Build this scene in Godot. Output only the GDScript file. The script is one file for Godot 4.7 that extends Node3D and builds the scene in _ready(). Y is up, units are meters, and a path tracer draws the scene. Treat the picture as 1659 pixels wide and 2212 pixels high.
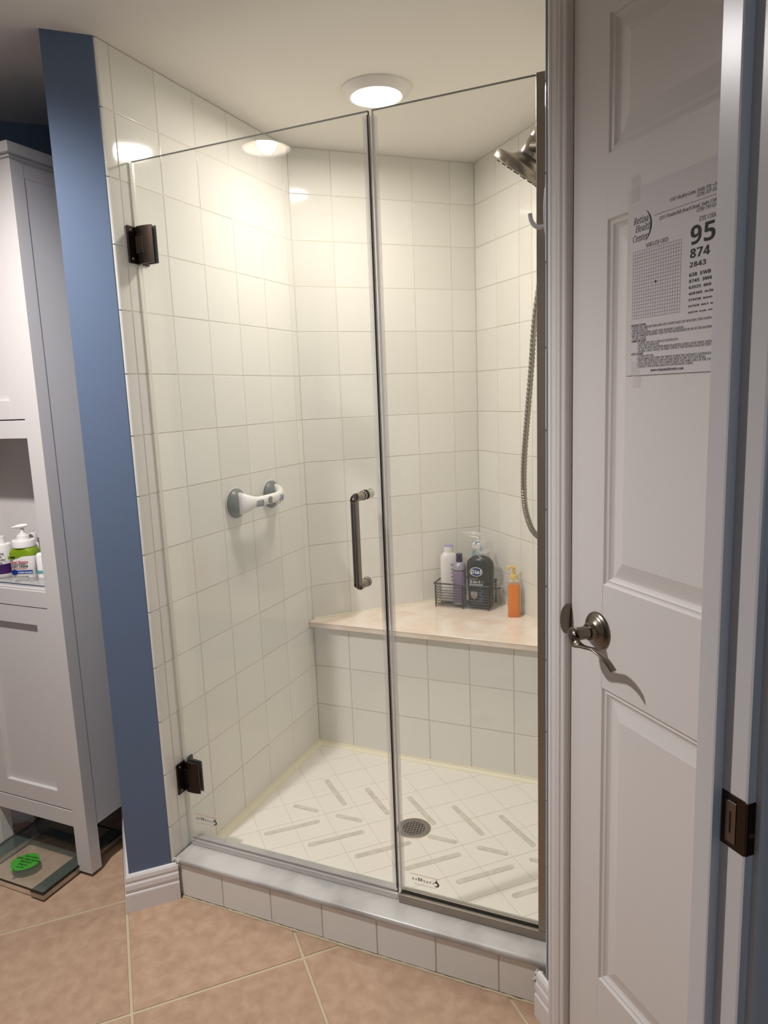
extends Node3D
# A neo-angle glass shower seen through a bathroom doorway. x runs along the glass front, z towards the viewer, y up, metres.
# Room axes are turned 45 degrees to the glass: u runs along the shower's back wall, w away from it. uw(u, y, w) gives the point.
const S := 0.70710678
const P := 0.1545          # tile pitch
const CEIL := 2.219
const PAN := 0.05
const SEAT := 0.55
const GZ := 0.768          # glass plane
var M := {}
var fonts := {}
var tile_cache := {}
var taken := {}
var rng := RandomNumberGenerator.new()

func _ready():
	rng.seed = 7
	camera_and_light()
	materials()
	room_shell()
	shower_shell()
	floor_tiles()
	baseboards()
	closet_door()
	near_doorway()
	view_side_room()
	shower_glass()
	cabinet()
	ceiling_lamps()
	shower_fittings()
	strips()
	grab_bar()
	caddy_and_bottles()
	cabinet_things()
	bathroom_scale()
	wall_hook()
	eye_chart()

# ------------------------------------------------------------------ camera, environment, light
func camera_and_light():
	var c := Camera3D.new()
	c.name = "camera"
	c.fov = rad_to_deg(2.0 * atan(1106.0 / 1534.0))
	c.near = 0.02
	c.far = 60.0
	add_child(c)
	c.position = Vector3(1.30576, 1.374, 2.24351)
	c.basis = Basis(Vector3.UP, deg_to_rad(23.93)) * Basis(Vector3.RIGHT, deg_to_rad(-9.367)) * Basis(Vector3.BACK, deg_to_rad(-2.205))
	c.current = true
	var e := Environment.new()
	e.background_mode = Environment.BG_COLOR
	e.background_color = Color(0.02, 0.025, 0.03)
	e.tonemap_mode = Environment.TONE_MAPPER_LINEAR
	e.tonemap_exposure = EXPOSURE
	e.sdfgi_enabled = true
	e.ssao_enabled = true
	e.ssil_enabled = true
	var we := WorldEnvironment.new()
	we.name = "environment"
	we.environment = e
	add_child(we)
const EXPOSURE := 1.0
const LED_ENERGY := 0.77
const LED_COLOR := Color(1.0, 0.98, 0.94)
const CAN_ENERGY := 3.0
const CAN_COLOR := Color(1.0, 0.985, 0.985)
const WINDOW_ENERGY := 0.4
const WINDOW_COLOR := Color(0.84, 0.91, 1.0)

func area(parent: Node3D, called: String, at: Vector3, size: Vector2, energy: float, color: Color, basis := Basis(Vector3.RIGHT, -PI / 2.0)):
	var l := AreaLight3D.new()
	l.name = called
	l.area_size = size
	l.light_energy = energy
	l.light_color = color
	l.area_range = 12.0
	l.shadow_enabled = true
	parent.add_child(l, true)
	l.position = at
	l.basis = basis

# ------------------------------------------------------------------ geometry helpers
func uw(u: float, y: float, w: float) -> Vector3:
	return Vector3((u + w) * S, y, (w - u) * S)

func st0() -> SurfaceTool:
	var st := SurfaceTool.new()
	st.begin(Mesh.PRIMITIVE_TRIANGLES)
	return st

func face(st: SurfaceTool, p: Array, n: Array, out: Vector3):
	var g: Vector3 = (p[1] - p[0]).cross(p[2] - p[0])
	if p.size() > 3 and g.length_squared() < 1e-16:
		g = (p[2] - p[0]).cross(p[3] - p[0])
	var rev := g.dot(out) < 0.0
	for i in range(1, p.size() - 1):
		var ids := [0, i, i + 1] if rev else [0, i + 1, i]
		for k in ids:
			st.set_normal(n[k])
			st.set_uv(Vector2(p[k].x + p[k].z, p[k].y))
			st.add_vertex(p[k])

func flat(st: SurfaceTool, p: Array, out: Vector3):
	var g: Vector3 = (p[1] - p[0]).cross(p[2] - p[0]).normalized()
	if g.dot(out) < 0.0:
		g = -g
	var n := []
	for q in p:
		n.append(g)
	face(st, p, n, out)

# a box with rounded edges, between two corners
func rbox(st: SurfaceTool, lo: Vector3, hi: Vector3, r := 0.0015, xf := Transform3D()):
	var c := (lo + hi) * 0.5
	var h := (hi - lo) * 0.5
	r = minf(r, minf(h.x, minf(h.y, h.z)) * 0.98)
	var pt := func(s: Vector3, k: int) -> Vector3:
		var q := Vector3.ZERO
		for a in 3:
			q[a] = s[a] * (h[a] if a == k else h[a] - r)
		return xf * (c + q)
	for k in 3:
		var a := (k + 1) % 3
		var b := (k + 2) % 3
		for sg in [-1.0, 1.0]:
			var nv := Vector3.ZERO
			nv[k] = sg
			var pts := []
			var ns := []
			for ab in [[-1.0, -1.0], [1.0, -1.0], [1.0, 1.0], [-1.0, 1.0]]:
				var s := Vector3.ZERO
				s[k] = sg
				s[a] = ab[0]
				s[b] = ab[1]
				pts.append(pt.call(s, k))
				ns.append(xf.basis * nv)
			face(st, pts, ns, xf.basis * nv)
	if r <= 0.0:
		return
	for k in 3:                                     # edges that run along axis k
		var a := (k + 1) % 3
		var b := (k + 2) % 3
		for sa in [-1.0, 1.0]:
			for sb in [-1.0, 1.0]:
				var na := Vector3.ZERO
				na[a] = sa
				var nb := Vector3.ZERO
				nb[b] = sb
				var s0 := Vector3.ZERO
				s0[a] = sa
				s0[b] = sb
				s0[k] = -1.0
				var s1 := s0
				s1[k] = 1.0
				face(st, [pt.call(s0, a), pt.call(s1, a), pt.call(s1, b), pt.call(s0, b)], [xf.basis * na, xf.basis * na, xf.basis * nb, xf.basis * nb], xf.basis * (na + nb))
	for sx in [-1.0, 1.0]:
		for sy in [-1.0, 1.0]:
			for sz in [-1.0, 1.0]:
				var s := Vector3(sx, sy, sz)
				face(st, [pt.call(s, 0), pt.call(s, 1), pt.call(s, 2)], [xf.basis * Vector3(sx, 0, 0), xf.basis * Vector3(0, sy, 0), xf.basis * Vector3(0, 0, sz)], xf.basis * s)

# a skin over rings of points; rings closed
func skin(st: SurfaceTool, rings: Array, cap0 := true, cap1 := true, crease := 0.5):
	var m: int = rings.size()
	var k: int = rings[0].size()
	var cen := []
	for r in rings:
		var c := Vector3.ZERO
		for q in r:
			c += q
		cen.append(c / k)
	var o: Vector3 = cen[0]
	var vol := 0.0                                   # its sign tells which way the skin is wound
	for i in m - 1:
		for j in k:
			var j1 := (j + 1) % k
			vol += (rings[i][j] - o).dot((rings[i][j1] - o).cross(rings[i + 1][j1] - o))
			vol += (rings[i][j] - o).dot((rings[i + 1][j1] - o).cross(rings[i + 1][j] - o))
	for j in k:
		vol += (cen[m - 1] - o).dot((rings[m - 1][j] - o).cross(rings[m - 1][(j + 1) % k] - o))
	var sg := signf(vol)
	for i in m - 1:
		for j in k:
			var j1 := (j + 1) % k
			var p := [rings[i][j], rings[i][j1], rings[i + 1][j1], rings[i + 1][j]]
			var out: Vector3 = (p[2] - p[0]).cross(p[3] - p[1]) * sg
			if out.length_squared() < 1e-20:
				continue
			var n := []
			for q in [[i, j], [i, j1], [i + 1, j1], [i + 1, j]]:
				n.append(skin_normal(rings, q[0], q[1], i, crease, sg, out))
			face(st, p, n, out)
	if cap0:
		flat_cap(st, rings[0], cen[0], cen[0] - cen[1])
	if cap1:
		flat_cap(st, rings[m - 1], cen[m - 1], cen[m - 1] - cen[m - 2])

func skin_normal(rings: Array, i: int, j: int, seg: int, crease: float, sg: float, out: Vector3) -> Vector3:
	var k: int = rings[0].size()
	var m: int = rings.size()
	var dv: Vector3 = rings[i][(j + 1) % k] - rings[i][(j - 1 + k) % k]
	if dv.length_squared() < 1e-14:
		var other := seg + 1 if i == seg else seg
		dv = rings[other][(j + 1) % k] - rings[other][(j - 1 + k) % k]
	var du: Vector3 = (rings[seg + 1][j] - rings[seg][j]).normalized()
	var nb := -1
	if i == seg and seg > 0:
		nb = seg - 1
	elif i == seg + 1 and seg + 2 < m:
		nb = seg + 1
	if nb >= 0:
		var d2: Vector3 = (rings[nb + 1][j] - rings[nb][j]).normalized()
		if d2.length_squared() > 0.5 and d2.dot(du) > crease:
			du = du + d2
	var n := dv.cross(du) * sg
	if n.length_squared() < 1e-20:
		return out.normalized()
	return n.normalized()

func flat_cap(st: SurfaceTool, ring: Array, c: Vector3, out: Vector3):
	var k := ring.size()
	var nv := Vector3.ZERO
	for j in k:
		nv += (ring[j] - c).cross(ring[(j + 1) % k] - c)
	if nv.length_squared() < 1e-18:
		return
	nv = nv.normalized()
	if nv.dot(out) < 0.0:
		nv = -nv
	for j in k:
		face(st, [c, ring[j], ring[(j + 1) % k]], [nv, nv, nv], nv)

func lathe(st: SurfaceTool, prof: Array, seg := 32, xf := Transform3D(), sx := 1.0, sz := 1.0):
	# prof: Vector2(radius, y) going round the outside: bottom centre, side, top centre; normals point right of travel
	var m := prof.size()
	for i in m - 1:
		var d: Vector2 = prof[i + 1] - prof[i]
		if d.length_squared() < 1e-14:
			continue
		var n0 := Vector2(d.y, -d.x).normalized()
		var na := n0
		var nb := n0
		if i > 0:
			var e: Vector2 = prof[i] - prof[i - 1]
			var ne := Vector2(e.y, -e.x).normalized()
			if ne.dot(n0) > 0.6:
				na = (ne + n0).normalized()
		if i < m - 2:
			var e: Vector2 = prof[i + 2] - prof[i + 1]
			var ne := Vector2(e.y, -e.x).normalized()
			if ne.dot(n0) > 0.6:
				nb = (ne + n0).normalized()
		for j in seg:
			var a0 := TAU * j / seg
			var a1 := TAU * (j + 1) / seg
			var c0 := Vector3(cos(a0), 0, sin(a0))
			var c1 := Vector3(cos(a1), 0, sin(a1))
			var sc := Vector3(sx, 1, sz)
			var up := Vector3.UP
			var pts := [c0 * prof[i].x * sc + up * prof[i].y, c1 * prof[i].x * sc + up * prof[i].y, c1 * prof[i + 1].x * sc + up * prof[i + 1].y, c0 * prof[i + 1].x * sc + up * prof[i + 1].y]
			var isc := Vector3(1.0 / sx, 1, 1.0 / sz)
			var ns := [((c0 * na.x + up * na.y) * isc).normalized(), ((c1 * na.x + up * na.y) * isc).normalized(), ((c1 * nb.x + up * nb.y) * isc).normalized(), ((c0 * nb.x + up * nb.y) * isc).normalized()]
			var out: Vector3 = ns[0] + ns[1] + ns[2] + ns[3]
			if prof[i].x < 1e-7:
				pts.remove_at(1)
				ns.remove_at(1)
			elif prof[i + 1].x < 1e-7:
				pts.remove_at(3)
				ns.remove_at(3)
			for q in pts.size():
				pts[q] = xf * pts[q]
				ns[q] = (xf.basis * ns[q]).normalized()
			face(st, pts, ns, xf.basis * out)

func ring_at(c: Vector3, x: Vector3, y: Vector3, a: float, b: float, seg: int, e := 2.0) -> Array:
	var r := []
	for j in seg:
		var t := TAU * j / seg
		var ct := cos(t)
		var sn := sin(t)
		r.append(c + x * a * signf(ct) * pow(absf(ct), 2.0 / e) + y * b * signf(sn) * pow(absf(sn), 2.0 / e))
	return r

func tube(st: SurfaceTool, pts: Array, rad, seg := 12, flatten := 1.0, hint := Vector3.UP):
	var rings := []
	var m := pts.size()
	var x := Vector3.ZERO
	for i in m:
		var t: Vector3 = (pts[mini(i + 1, m - 1)] - pts[maxi(i - 1, 0)]).normalized()
		if i == 0:
			x = hint - t * hint.dot(t)
			if x.length() < 0.05:
				x = Vector3(1, 0, 0.3) - t * Vector3(1, 0, 0.3).dot(t)
		else:
			x = x - t * x.dot(t)
		x = x.normalized()
		var y := t.cross(x)
		var r: float = rad if rad is float else rad[i]
		rings.append(ring_at(pts[i], x, y, r, r * flatten, seg))
	skin(st, rings)

func curve(ctrl: Array, n: int) -> Array:
	var out := []
	var m := ctrl.size()
	for i in m - 1:
		var p0: Vector3 = ctrl[maxi(i - 1, 0)]
		var p3: Vector3 = ctrl[mini(i + 2, m - 1)]
		for k in n:
			var t := float(k) / n
			out.append(ctrl[i].cubic_interpolate(ctrl[i + 1], p0, p3, t))
	out.append(ctrl[m - 1])
	return out

# rings of a bottle: [y, half width, half depth, roundness]
func loft(st: SurfaceTool, spec: Array, seg := 36, xf := Transform3D()):
	var rings := []
	for s in spec:
		var r := ring_at(Vector3(0, s[0], 0), Vector3.RIGHT, Vector3.BACK, s[1], s[2], seg, s[3])
		for j in seg:
			r[j] = xf * r[j]
		rings.append(r)
	skin(st, rings)

func prism(st: SurfaceTool, poly: PackedVector2Array, z0: float, z1: float, xf := Transform3D(), smooth := false):
	var n := poly.size()
	var ids := Geometry2D.triangulate_polygon(poly)
	for s in 2:
		var z := z1 if s else z0
		var nv := xf.basis * Vector3(0, 0, 1.0 if s else -1.0)
		for t in range(0, ids.size(), 3):
			var p := []
			for q in 3:
				var v := poly[ids[t + q]]
				p.append(xf * Vector3(v.x, v.y, z))
			face(st, p, [nv, nv, nv], nv)
	var turn := 0.0
	for i in n:
		turn += poly[i].cross(poly[(i + 1) % n])
	for i in n:
		var a := poly[i]
		var b := poly[(i + 1) % n]
		var nn := func(p: Vector2, q: Vector2) -> Vector2:
			var d := q - p
			return (Vector2(d.y, -d.x) if turn > 0.0 else Vector2(-d.y, d.x)).normalized()
		var m0: Vector2 = nn.call(a, b)
		var na := m0
		var nb := m0
		if smooth:
			var before: Vector2 = nn.call(poly[(i - 1 + n) % n], a)
			var after: Vector2 = nn.call(b, poly[(i + 2) % n])
			if before.dot(m0) > 0.5:
				na = (before + m0).normalized()
			if after.dot(m0) > 0.5:
				nb = (after + m0).normalized()
		var o := xf.basis * Vector3(m0.x, m0.y, 0)
		var va := xf.basis * Vector3(na.x, na.y, 0)
		var vb := xf.basis * Vector3(nb.x, nb.y, 0)
		face(st, [xf * Vector3(a.x, a.y, z0), xf * Vector3(b.x, b.y, z0), xf * Vector3(b.x, b.y, z1), xf * Vector3(a.x, a.y, z1)], [va, vb, vb, va], o)

# a flat outline in the floor plane (x, z) raised from y0 to y1
func slab(st: SurfaceTool, poly: Array, y0: float, y1: float):
	var pv := PackedVector2Array()
	for q in poly:
		pv.append(Vector2(q.x, -q.y))
	prism(st, pv, y0, y1, Transform3D(Basis(Vector3.RIGHT, Vector3.FORWARD, Vector3.UP), Vector3.ZERO))

func v2(u: float, w: float) -> Vector2:
	return Vector2((u + w) * S, (w - u) * S)

# ------------------------------------------------------------------ nodes
func numbered(called: String) -> String:
	var k: int = taken.get(called, 0)
	taken[called] = k + 1
	return called if k == 0 else "%s_%03d" % [called, k]

func obj(called: String, st: SurfaceTool, m: Material, parent: Node3D = null) -> MeshInstance3D:
	var o := MeshInstance3D.new()
	o.mesh = st.commit()
	o.material_override = m
	if parent == null:
		o.name = numbered(called)
		add_child(o, true)
	else:
		o.name = called
		parent.add_child(o, true)
	return o

func inst(called: String, mesh: Mesh, m: Material, parent: Node3D, xf: Transform3D) -> MeshInstance3D:
	var o := MeshInstance3D.new()
	o.mesh = mesh
	o.material_override = m
	o.name = called
	parent.add_child(o, true)
	o.transform = xf
	return o

func thing(called: String, label: String, category: String, at := Vector3.ZERO, turn := 0.0, group := "") -> Node3D:
	var o := Node3D.new()
	o.name = numbered(called)
	add_child(o)
	o.position = at
	o.rotation.y = turn
	tag(o, label, category, group)
	return o

func tag(o: Node, label: String, category: String, group := ""):
	o.set_meta("label", label)
	o.set_meta("category", category)
	if group:
		o.set_meta("group", group)

func struct(o: Node, label: String, category: String):
	tag(o, label, category)
	o.set_meta("kind", "structure")

func bpart(called: String, parent: Node3D, m: Material, lo: Vector3, hi: Vector3, r := 0.0015) -> MeshInstance3D:
	var st := st0()
	rbox(st, lo, hi, r)
	return obj(called, st, m, parent)

func txt(parent: Node3D, called: String, s: String, size: float, at: Vector3, m: Material, font := "Droid Sans", bold := false, align := HORIZONTAL_ALIGNMENT_LEFT, stretch := 1.0, basis := Basis(), slant := 0.0, depth := 0.0003) -> MeshInstance3D:
	var key := font + str(bold)
	if not fonts.has(key):
		var f := SystemFont.new()
		f.font_names = PackedStringArray([font])
		f.font_weight = 700 if bold else 400
		fonts[key] = f
	var t := TextMesh.new()
	t.font = fonts[key]
	t.text = s
	t.font_size = 24
	t.pixel_size = size / 24.0
	t.depth = depth
	t.curve_step = 3.0
	t.horizontal_alignment = align
	t.vertical_alignment = VERTICAL_ALIGNMENT_CENTER
	var o := MeshInstance3D.new()
	o.mesh = t
	o.material_override = m
	o.name = called
	parent.add_child(o, true)
	var b := Basis(Vector3(stretch, 0, 0), Vector3(slant, 1, 0), Vector3(0, 0, 1))
	o.transform = Transform3D(basis * b, at)
	return o

# ------------------------------------------------------------------ materials
func mat(called: String, c: Color, rough := 0.5, metal := 0.0, spec := 0.5) -> StandardMaterial3D:
	var m := StandardMaterial3D.new()
	m.resource_name = called
	m.albedo_color = c
	m.roughness = rough
	m.metallic = metal
	m.metallic_specular = spec
	M[called] = m
	return m

func noise_tex(freq: float, octaves: int, colors: Array, stops: Array, seed_: int, warp := 0.0, size := 512) -> NoiseTexture2D:
	var n := FastNoiseLite.new()
	n.seed = seed_
	n.noise_type = FastNoiseLite.TYPE_SIMPLEX_SMOOTH
	n.frequency = freq
	n.fractal_type = FastNoiseLite.FRACTAL_FBM
	n.fractal_octaves = octaves
	n.fractal_gain = 0.55
	if warp > 0.0:
		n.domain_warp_enabled = true
		n.domain_warp_amplitude = warp
		n.domain_warp_frequency = freq * 0.8
	var g := Gradient.new()
	g.offsets = PackedFloat32Array(stops)
	g.colors = PackedColorArray(colors)
	var t := NoiseTexture2D.new()
	t.width = size
	t.height = size
	t.seamless = true
	t.noise = n
	t.color_ramp = g
	return t

func noisy(m: StandardMaterial3D, t: Texture2D, scale: float, world := true):
	m.albedo_texture = t
	m.albedo_color = Color.WHITE
	m.uv1_triplanar = true
	m.uv1_world_triplanar = world
	m.uv1_scale = Vector3.ONE * scale

func bumpy(m: StandardMaterial3D, freq: float, strength: float, scale: float, seed_: int):
	var n := FastNoiseLite.new()
	n.seed = seed_
	n.frequency = freq
	n.fractal_octaves = 4
	var t := NoiseTexture2D.new()
	t.width = 512
	t.height = 512
	t.seamless = true
	t.noise = n
	t.as_normal_map = true
	t.bump_strength = strength
	m.normal_enabled = true
	m.normal_texture = t
	m.uv1_triplanar = true
	m.uv1_world_triplanar = true
	m.uv1_scale = Vector3.ONE * scale

func materials():
	for k in 3:
		mat("wall_tile_%d" % k, [Color(0.905, 0.895, 0.865), Color(0.895, 0.885, 0.855), Color(0.912, 0.902, 0.874)][k], 0.07, 0.0, 0.5)
	mat("grout", Color(0.85, 0.83, 0.775), 0.85)
	mat("pan_tile", Color(0.93, 0.915, 0.875), 0.28)
	mat("pan_grout", Color(0.845, 0.815, 0.745), 0.8)
	mat("caulk", Color(0.925, 0.90, 0.80), 0.4)
	mat("white_caulk", Color(0.82, 0.80, 0.77), 0.6)
	noisy(mat("strip", Color.WHITE, 0.75), noise_tex(0.02, 5, [Color(0.785, 0.77, 0.72), Color(0.84, 0.825, 0.77)], [0.3, 0.7], 5), 3.0)
	for k in 3:
		var d: float = [0.0, 0.008, -0.008][k]
		var m := mat("floor_tile_%d" % k, Color.WHITE, 0.5)
		noisy(m, noise_tex(0.012, 7, [Color(0.67 + d, 0.55 + d, 0.45 + d), Color(0.705 + d, 0.585 + d, 0.485 + d), Color(0.74 + d, 0.625 + d, 0.525 + d)], [0.15, 0.5, 0.88], 11 + k, 25.0, 1024), 1.6)
	mat("floor_grout", Color(0.76, 0.70, 0.58), 0.9)
	mat("blue_paint", Color(0.36, 0.425, 0.525), 0.55)
	mat("ceiling_paint", Color(0.91, 0.895, 0.87), 0.85)
	mat("trim_paint", Color(0.88, 0.86, 0.85), 0.25)
	mat("door_paint", Color(0.88, 0.86, 0.845), 0.30)
	mat("beige_paint", Color(0.72, 0.69, 0.64), 0.7)
	mat("carpet", Color(0.55, 0.50, 0.43), 0.95)
	noisy(mat("marble", Color.WHITE, 0.2), noise_tex(0.004, 6, [Color(0.66, 0.65, 0.635), Color(0.725, 0.715, 0.695), Color(0.775, 0.765, 0.745)], [0.28, 0.5, 0.75], 21, 90.0), 2.0)
	noisy(mat("seat_stone", Color.WHITE, 0.12), noise_tex(0.004, 5, [Color(0.92, 0.845, 0.77), Color(0.94, 0.875, 0.81), Color(0.955, 0.905, 0.85)], [0.3, 0.5, 0.75], 23, 110.0), 3.0)
	var g := mat("glass", Color(0.85, 0.95, 0.92, 0.02), 0.0)
	g.transparency = BaseMaterial3D.TRANSPARENCY_ALPHA
	var ge := mat("glass_edge", Color(0.10, 0.125, 0.115, 0.85), 0.3)
	ge.transparency = BaseMaterial3D.TRANSPARENCY_ALPHA
	var sl := mat("clear_seal", Color(0.86, 0.84, 0.84, 0.17), 0.1)
	sl.transparency = BaseMaterial3D.TRANSPARENCY_ALPHA
	mat("black_gasket", Color(0.045, 0.05, 0.06), 0.4)
	mat("brushed_nickel", Color(0.60, 0.565, 0.52), 0.30, 1.0)
	mat("channel_nickel", Color(0.64, 0.605, 0.565), 0.42, 1.0)
	mat("dark_bronze", Color(0.25, 0.21, 0.185), 0.34, 0.95)
	mat("satin_pewter", Color(0.47, 0.435, 0.395), 0.30, 1.0)
	mat("chrome", Color(0.80, 0.79, 0.77), 0.1, 1.0)
	mat("steel_wire", Color(0.30, 0.29, 0.285), 0.35, 0.9)
	mat("drain_steel", Color(0.56, 0.55, 0.53), 0.4, 0.8)
	mat("hole_shade", Color(0.03, 0.025, 0.02), 0.9)  # shade inside openings, painted as near-black
	mat("cabinet_paint", Color(0.80, 0.78, 0.765), 0.45)
	mat("rubber", Color(0.05, 0.05, 0.05), 0.8)
	mat("plastic_white", Color(0.90, 0.885, 0.87), 0.25)
	mat("plastic_grey", Color(0.47, 0.475, 0.46), 0.35)
	mat("recess_grey", Color(0.66, 0.70, 0.75), 0.4)
	mat("hook_white", Color(0.78, 0.765, 0.77), 0.4)
	mat("charcoal_plastic", Color(0.15, 0.15, 0.155), 0.28)
	mat("label_blue", Color(0.03, 0.16, 0.42), 0.4)
	mat("label_white", Color(0.92, 0.92, 0.92), 0.45)
	mat("label_grey", Color(0.62, 0.62, 0.62), 0.45)
	mat("label_sky", Color(0.25, 0.40, 0.55), 0.45)
	mat("purple_cap", Color(0.16, 0.08, 0.27), 0.3)
	mat("silver_plastic", Color(0.62, 0.60, 0.66), 0.3, 0.2)
	mat("lilac_label", Color(0.52, 0.46, 0.59), 0.45)
	mat("lilac_lid", Color(0.60, 0.56, 0.78), 0.4)
	mat("ink", Color(0.07, 0.065, 0.075), 0.6)
	mat("ink_soft", Color(0.22, 0.21, 0.22), 0.6)
	mat("navy_ink", Color(0.09, 0.14, 0.33), 0.5)
	mat("red_ink", Color(0.72, 0.30, 0.24), 0.5)
	mat("paper", Color(0.84, 0.82, 0.82), 0.75)
	var tp := mat("clear_tape", Color(0.90, 0.88, 0.84, 0.14), 0.3)
	tp.transparency = BaseMaterial3D.TRANSPARENCY_ALPHA
	var os := mat("orange_soap", Color(0.94, 0.52, 0.05, 0.84), 0.12)
	os.transparency = BaseMaterial3D.TRANSPARENCY_ALPHA
	os.roughness = 0.26
	var cp := mat("clear_plastic", Color(0.92, 0.92, 0.90, 0.22), 0.08)
	cp.transparency = BaseMaterial3D.TRANSPARENCY_ALPHA
	var cy := mat("clear_yellow", Color(0.93, 0.80, 0.42, 0.75), 0.3)
	cy.transparency = BaseMaterial3D.TRANSPARENCY_ALPHA
	mat("cyan_tube", Color(0.16, 0.52, 0.68), 0.3)
	mat("teal_stripe", Color(0.35, 0.62, 0.64), 0.4)
	mat("lime_label", Color(0.46, 0.57, 0.05), 0.4)
	mat("royal_label", Color(0.06, 0.17, 0.50), 0.4)
	mat("crimson_ink", Color(0.70, 0.10, 0.16), 0.5)
	mat("deep_purple", Color(0.20, 0.05, 0.29), 0.35)
	mat("leaf_green", Color(0.27, 0.62, 0.20), 0.45)
	mat("scale_bar", Color(0.17, 0.165, 0.16), 0.35, 0.6)
	mat("scale_edge", Color(0.70, 0.67, 0.62), 0.35, 0.8)
	var sg := mat("scale_glass", Color(0.75, 0.85, 0.78, 0.06), 0.02)
	sg.transparency = BaseMaterial3D.TRANSPARENCY_ALPHA
	var sge := mat("scale_glass_edge", Color(0.05, 0.10, 0.07), 0.1)
	mat("baffle_white", Color(0.90, 0.89, 0.87), 0.5)
	mat("lit_edge_white", Color(0.86, 0.85, 0.80), 0.3)  # brightness of a lamp-lit glass edge, put into the colour
	mat("stain", Color(0.36, 0.30, 0.22), 0.9)
	var em := mat("lamp_glow", Color(1, 1, 1), 0.4)
	em.emission_enabled = true
	em.emission = Color(1.0, 0.95, 0.86)
	em.emission_energy_multiplier = 14.0
	var bu := mat("bulb_glow", Color(1, 1, 1), 0.4)
	bu.emission_enabled = true
	bu.emission = Color(1.0, 0.94, 0.85)
	bu.emission_energy_multiplier = 38.0
	var wg := mat("window_glow", Color(0.8, 0.88, 1.0), 0.3)
	wg.emission_enabled = true
	wg.emission = Color(0.62, 0.80, 1.0)
	wg.emission_energy_multiplier = 1.0

# ------------------------------------------------------------------ the setting
func tile_mesh(w: float, h: float, t := 0.007, r := 0.0016) -> Mesh:
	var key := "%d_%d_%d_%d" % [roundi(w * 1e4), roundi(h * 1e4), roundi(t * 1e4), roundi(r * 1e5)]
	if not tile_cache.has(key):
		var st := st0()
		rbox(st, Vector3(-w / 2, -h / 2, -t), Vector3(w / 2, h / 2, 0), r)
		tile_cache[key] = st.commit()
	return tile_cache[key]

# tiles between the joint positions xs and ys on the plane through o with the horizontal axis ax and the outward normal nv
func tile_field(parent: Node3D, o: Vector3, ax: Vector3, nv: Vector3, xs: Array, ys: Array, gap := 0.002, called := "tile"):
	for i in xs.size() - 1:
		for j in ys.size() - 1:
			var w: float = absf(xs[i + 1] - xs[i]) - gap
			var h: float = absf(ys[j + 1] - ys[j]) - gap
			if w < 0.004 or h < 0.004:
				continue
			var b := Basis(ax, Vector3.UP, nv)
			if b.determinant() < 0.0:
				b = Basis(-ax, Vector3.UP, nv)
			b = b * Basis(Vector3.UP, rng.randf_range(-0.0016, 0.0016)) * Basis(Vector3.RIGHT, rng.randf_range(-0.0016, 0.0016))
			var c: Vector3 = o + ax * (xs[i] + xs[i + 1]) * 0.5 + Vector3.UP * (ys[j] + ys[j + 1]) * 0.5 + nv * rng.randf_range(-0.0003, 0.0003)
			inst(called, tile_mesh(w, h), M["wall_tile_%d" % rng.randi_range(0, 2)], parent, Transform3D(b, c))

func rows(lowest: float) -> Array:
	var r := [CEIL - 0.001]
	for k in 14:
		var y := 1.374 + (4.489 - k) * P
		if y > lowest + 0.012:
			r.append(y)
	r.append(lowest)
	return r

func room_shell():
	# ceiling over the bathroom and the shower, with the round hole of the recessed lamp
	var c := CSGBox3D.new()
	c.name = numbered("ceiling")
	c.size = Vector3(3.3, 0.10, 2.35)
	c.material = M.ceiling_paint
	var hole := CSGCylinder3D.new()
	hole.name = "lamp_hole"
	hole.operation = CSGShape3D.OPERATION_SUBTRACTION
	hole.radius = 0.079
	hole.height = 0.4
	hole.sides = 48
	hole.material = M.ceiling_paint
	c.add_child(hole)
	add_child(c)
	c.position = uw(-0.72, CEIL + 0.05, 0.90)
	c.rotation.y = PI / 4
	hole.position = Vector3(uv_of(CANPOS).x + 0.72, 0, uv_of(CANPOS).y - 0.90)
	struct(c, "cream painted flat ceiling over the shower and bathroom", "ceiling")
	# back wall: the shower's tiled back and the blue wall of the alcove
	var st := st0()
	slab(st, [v2(-2.3, -0.10), v2(0.82, -0.10), v2(0.82, -0.0025), v2(-0.70, -0.0025), v2(-0.70, -0.006), v2(-2.3, -0.006)], 0.0, CEIL)
	var b := obj("wall_back", st, M.blue_paint)
	struct(b, "blue alcove wall behind the white cabinet, tiled white inside the shower", "wall")
	st = st0()
	rbox(st, Vector3(-0.7, 0.0, -0.012), Vector3(0.72, CEIL, -0.0011), 0.0)
	var gr := obj("grout_bed", st, M.grout, b)
	gr.rotation.y = PI / 4
	var xs := [0.0, 0.982 * P, 1.982 * P, 2.982 * P, 3.982 * P, 4.648 * P]
	tile_field(b, Vector3.ZERO, uw(1, 0, 0), uw(0, 0, 1), xs, rows(SEAT))
	# far left wall of the bathroom
	st = st0()
	var R := Transform3D(Basis(Vector3.UP, PI / 4), Vector3.ZERO)
	rbox(st, Vector3(-2.4, 0, -0.1), Vector3(-2.3, CEIL, 1.972), 0.0, R)
	struct(obj("wall_left", st, M.blue_paint), "blue side wall of the bathroom across from the closet door", "wall")

func uv_of(p: Vector3) -> Vector2:
	return Vector2((p.x - p.z) * S, (p.x + p.z) * S)

const CANPOS := Vector3(-0.067, 2.219, 1.518)

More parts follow.
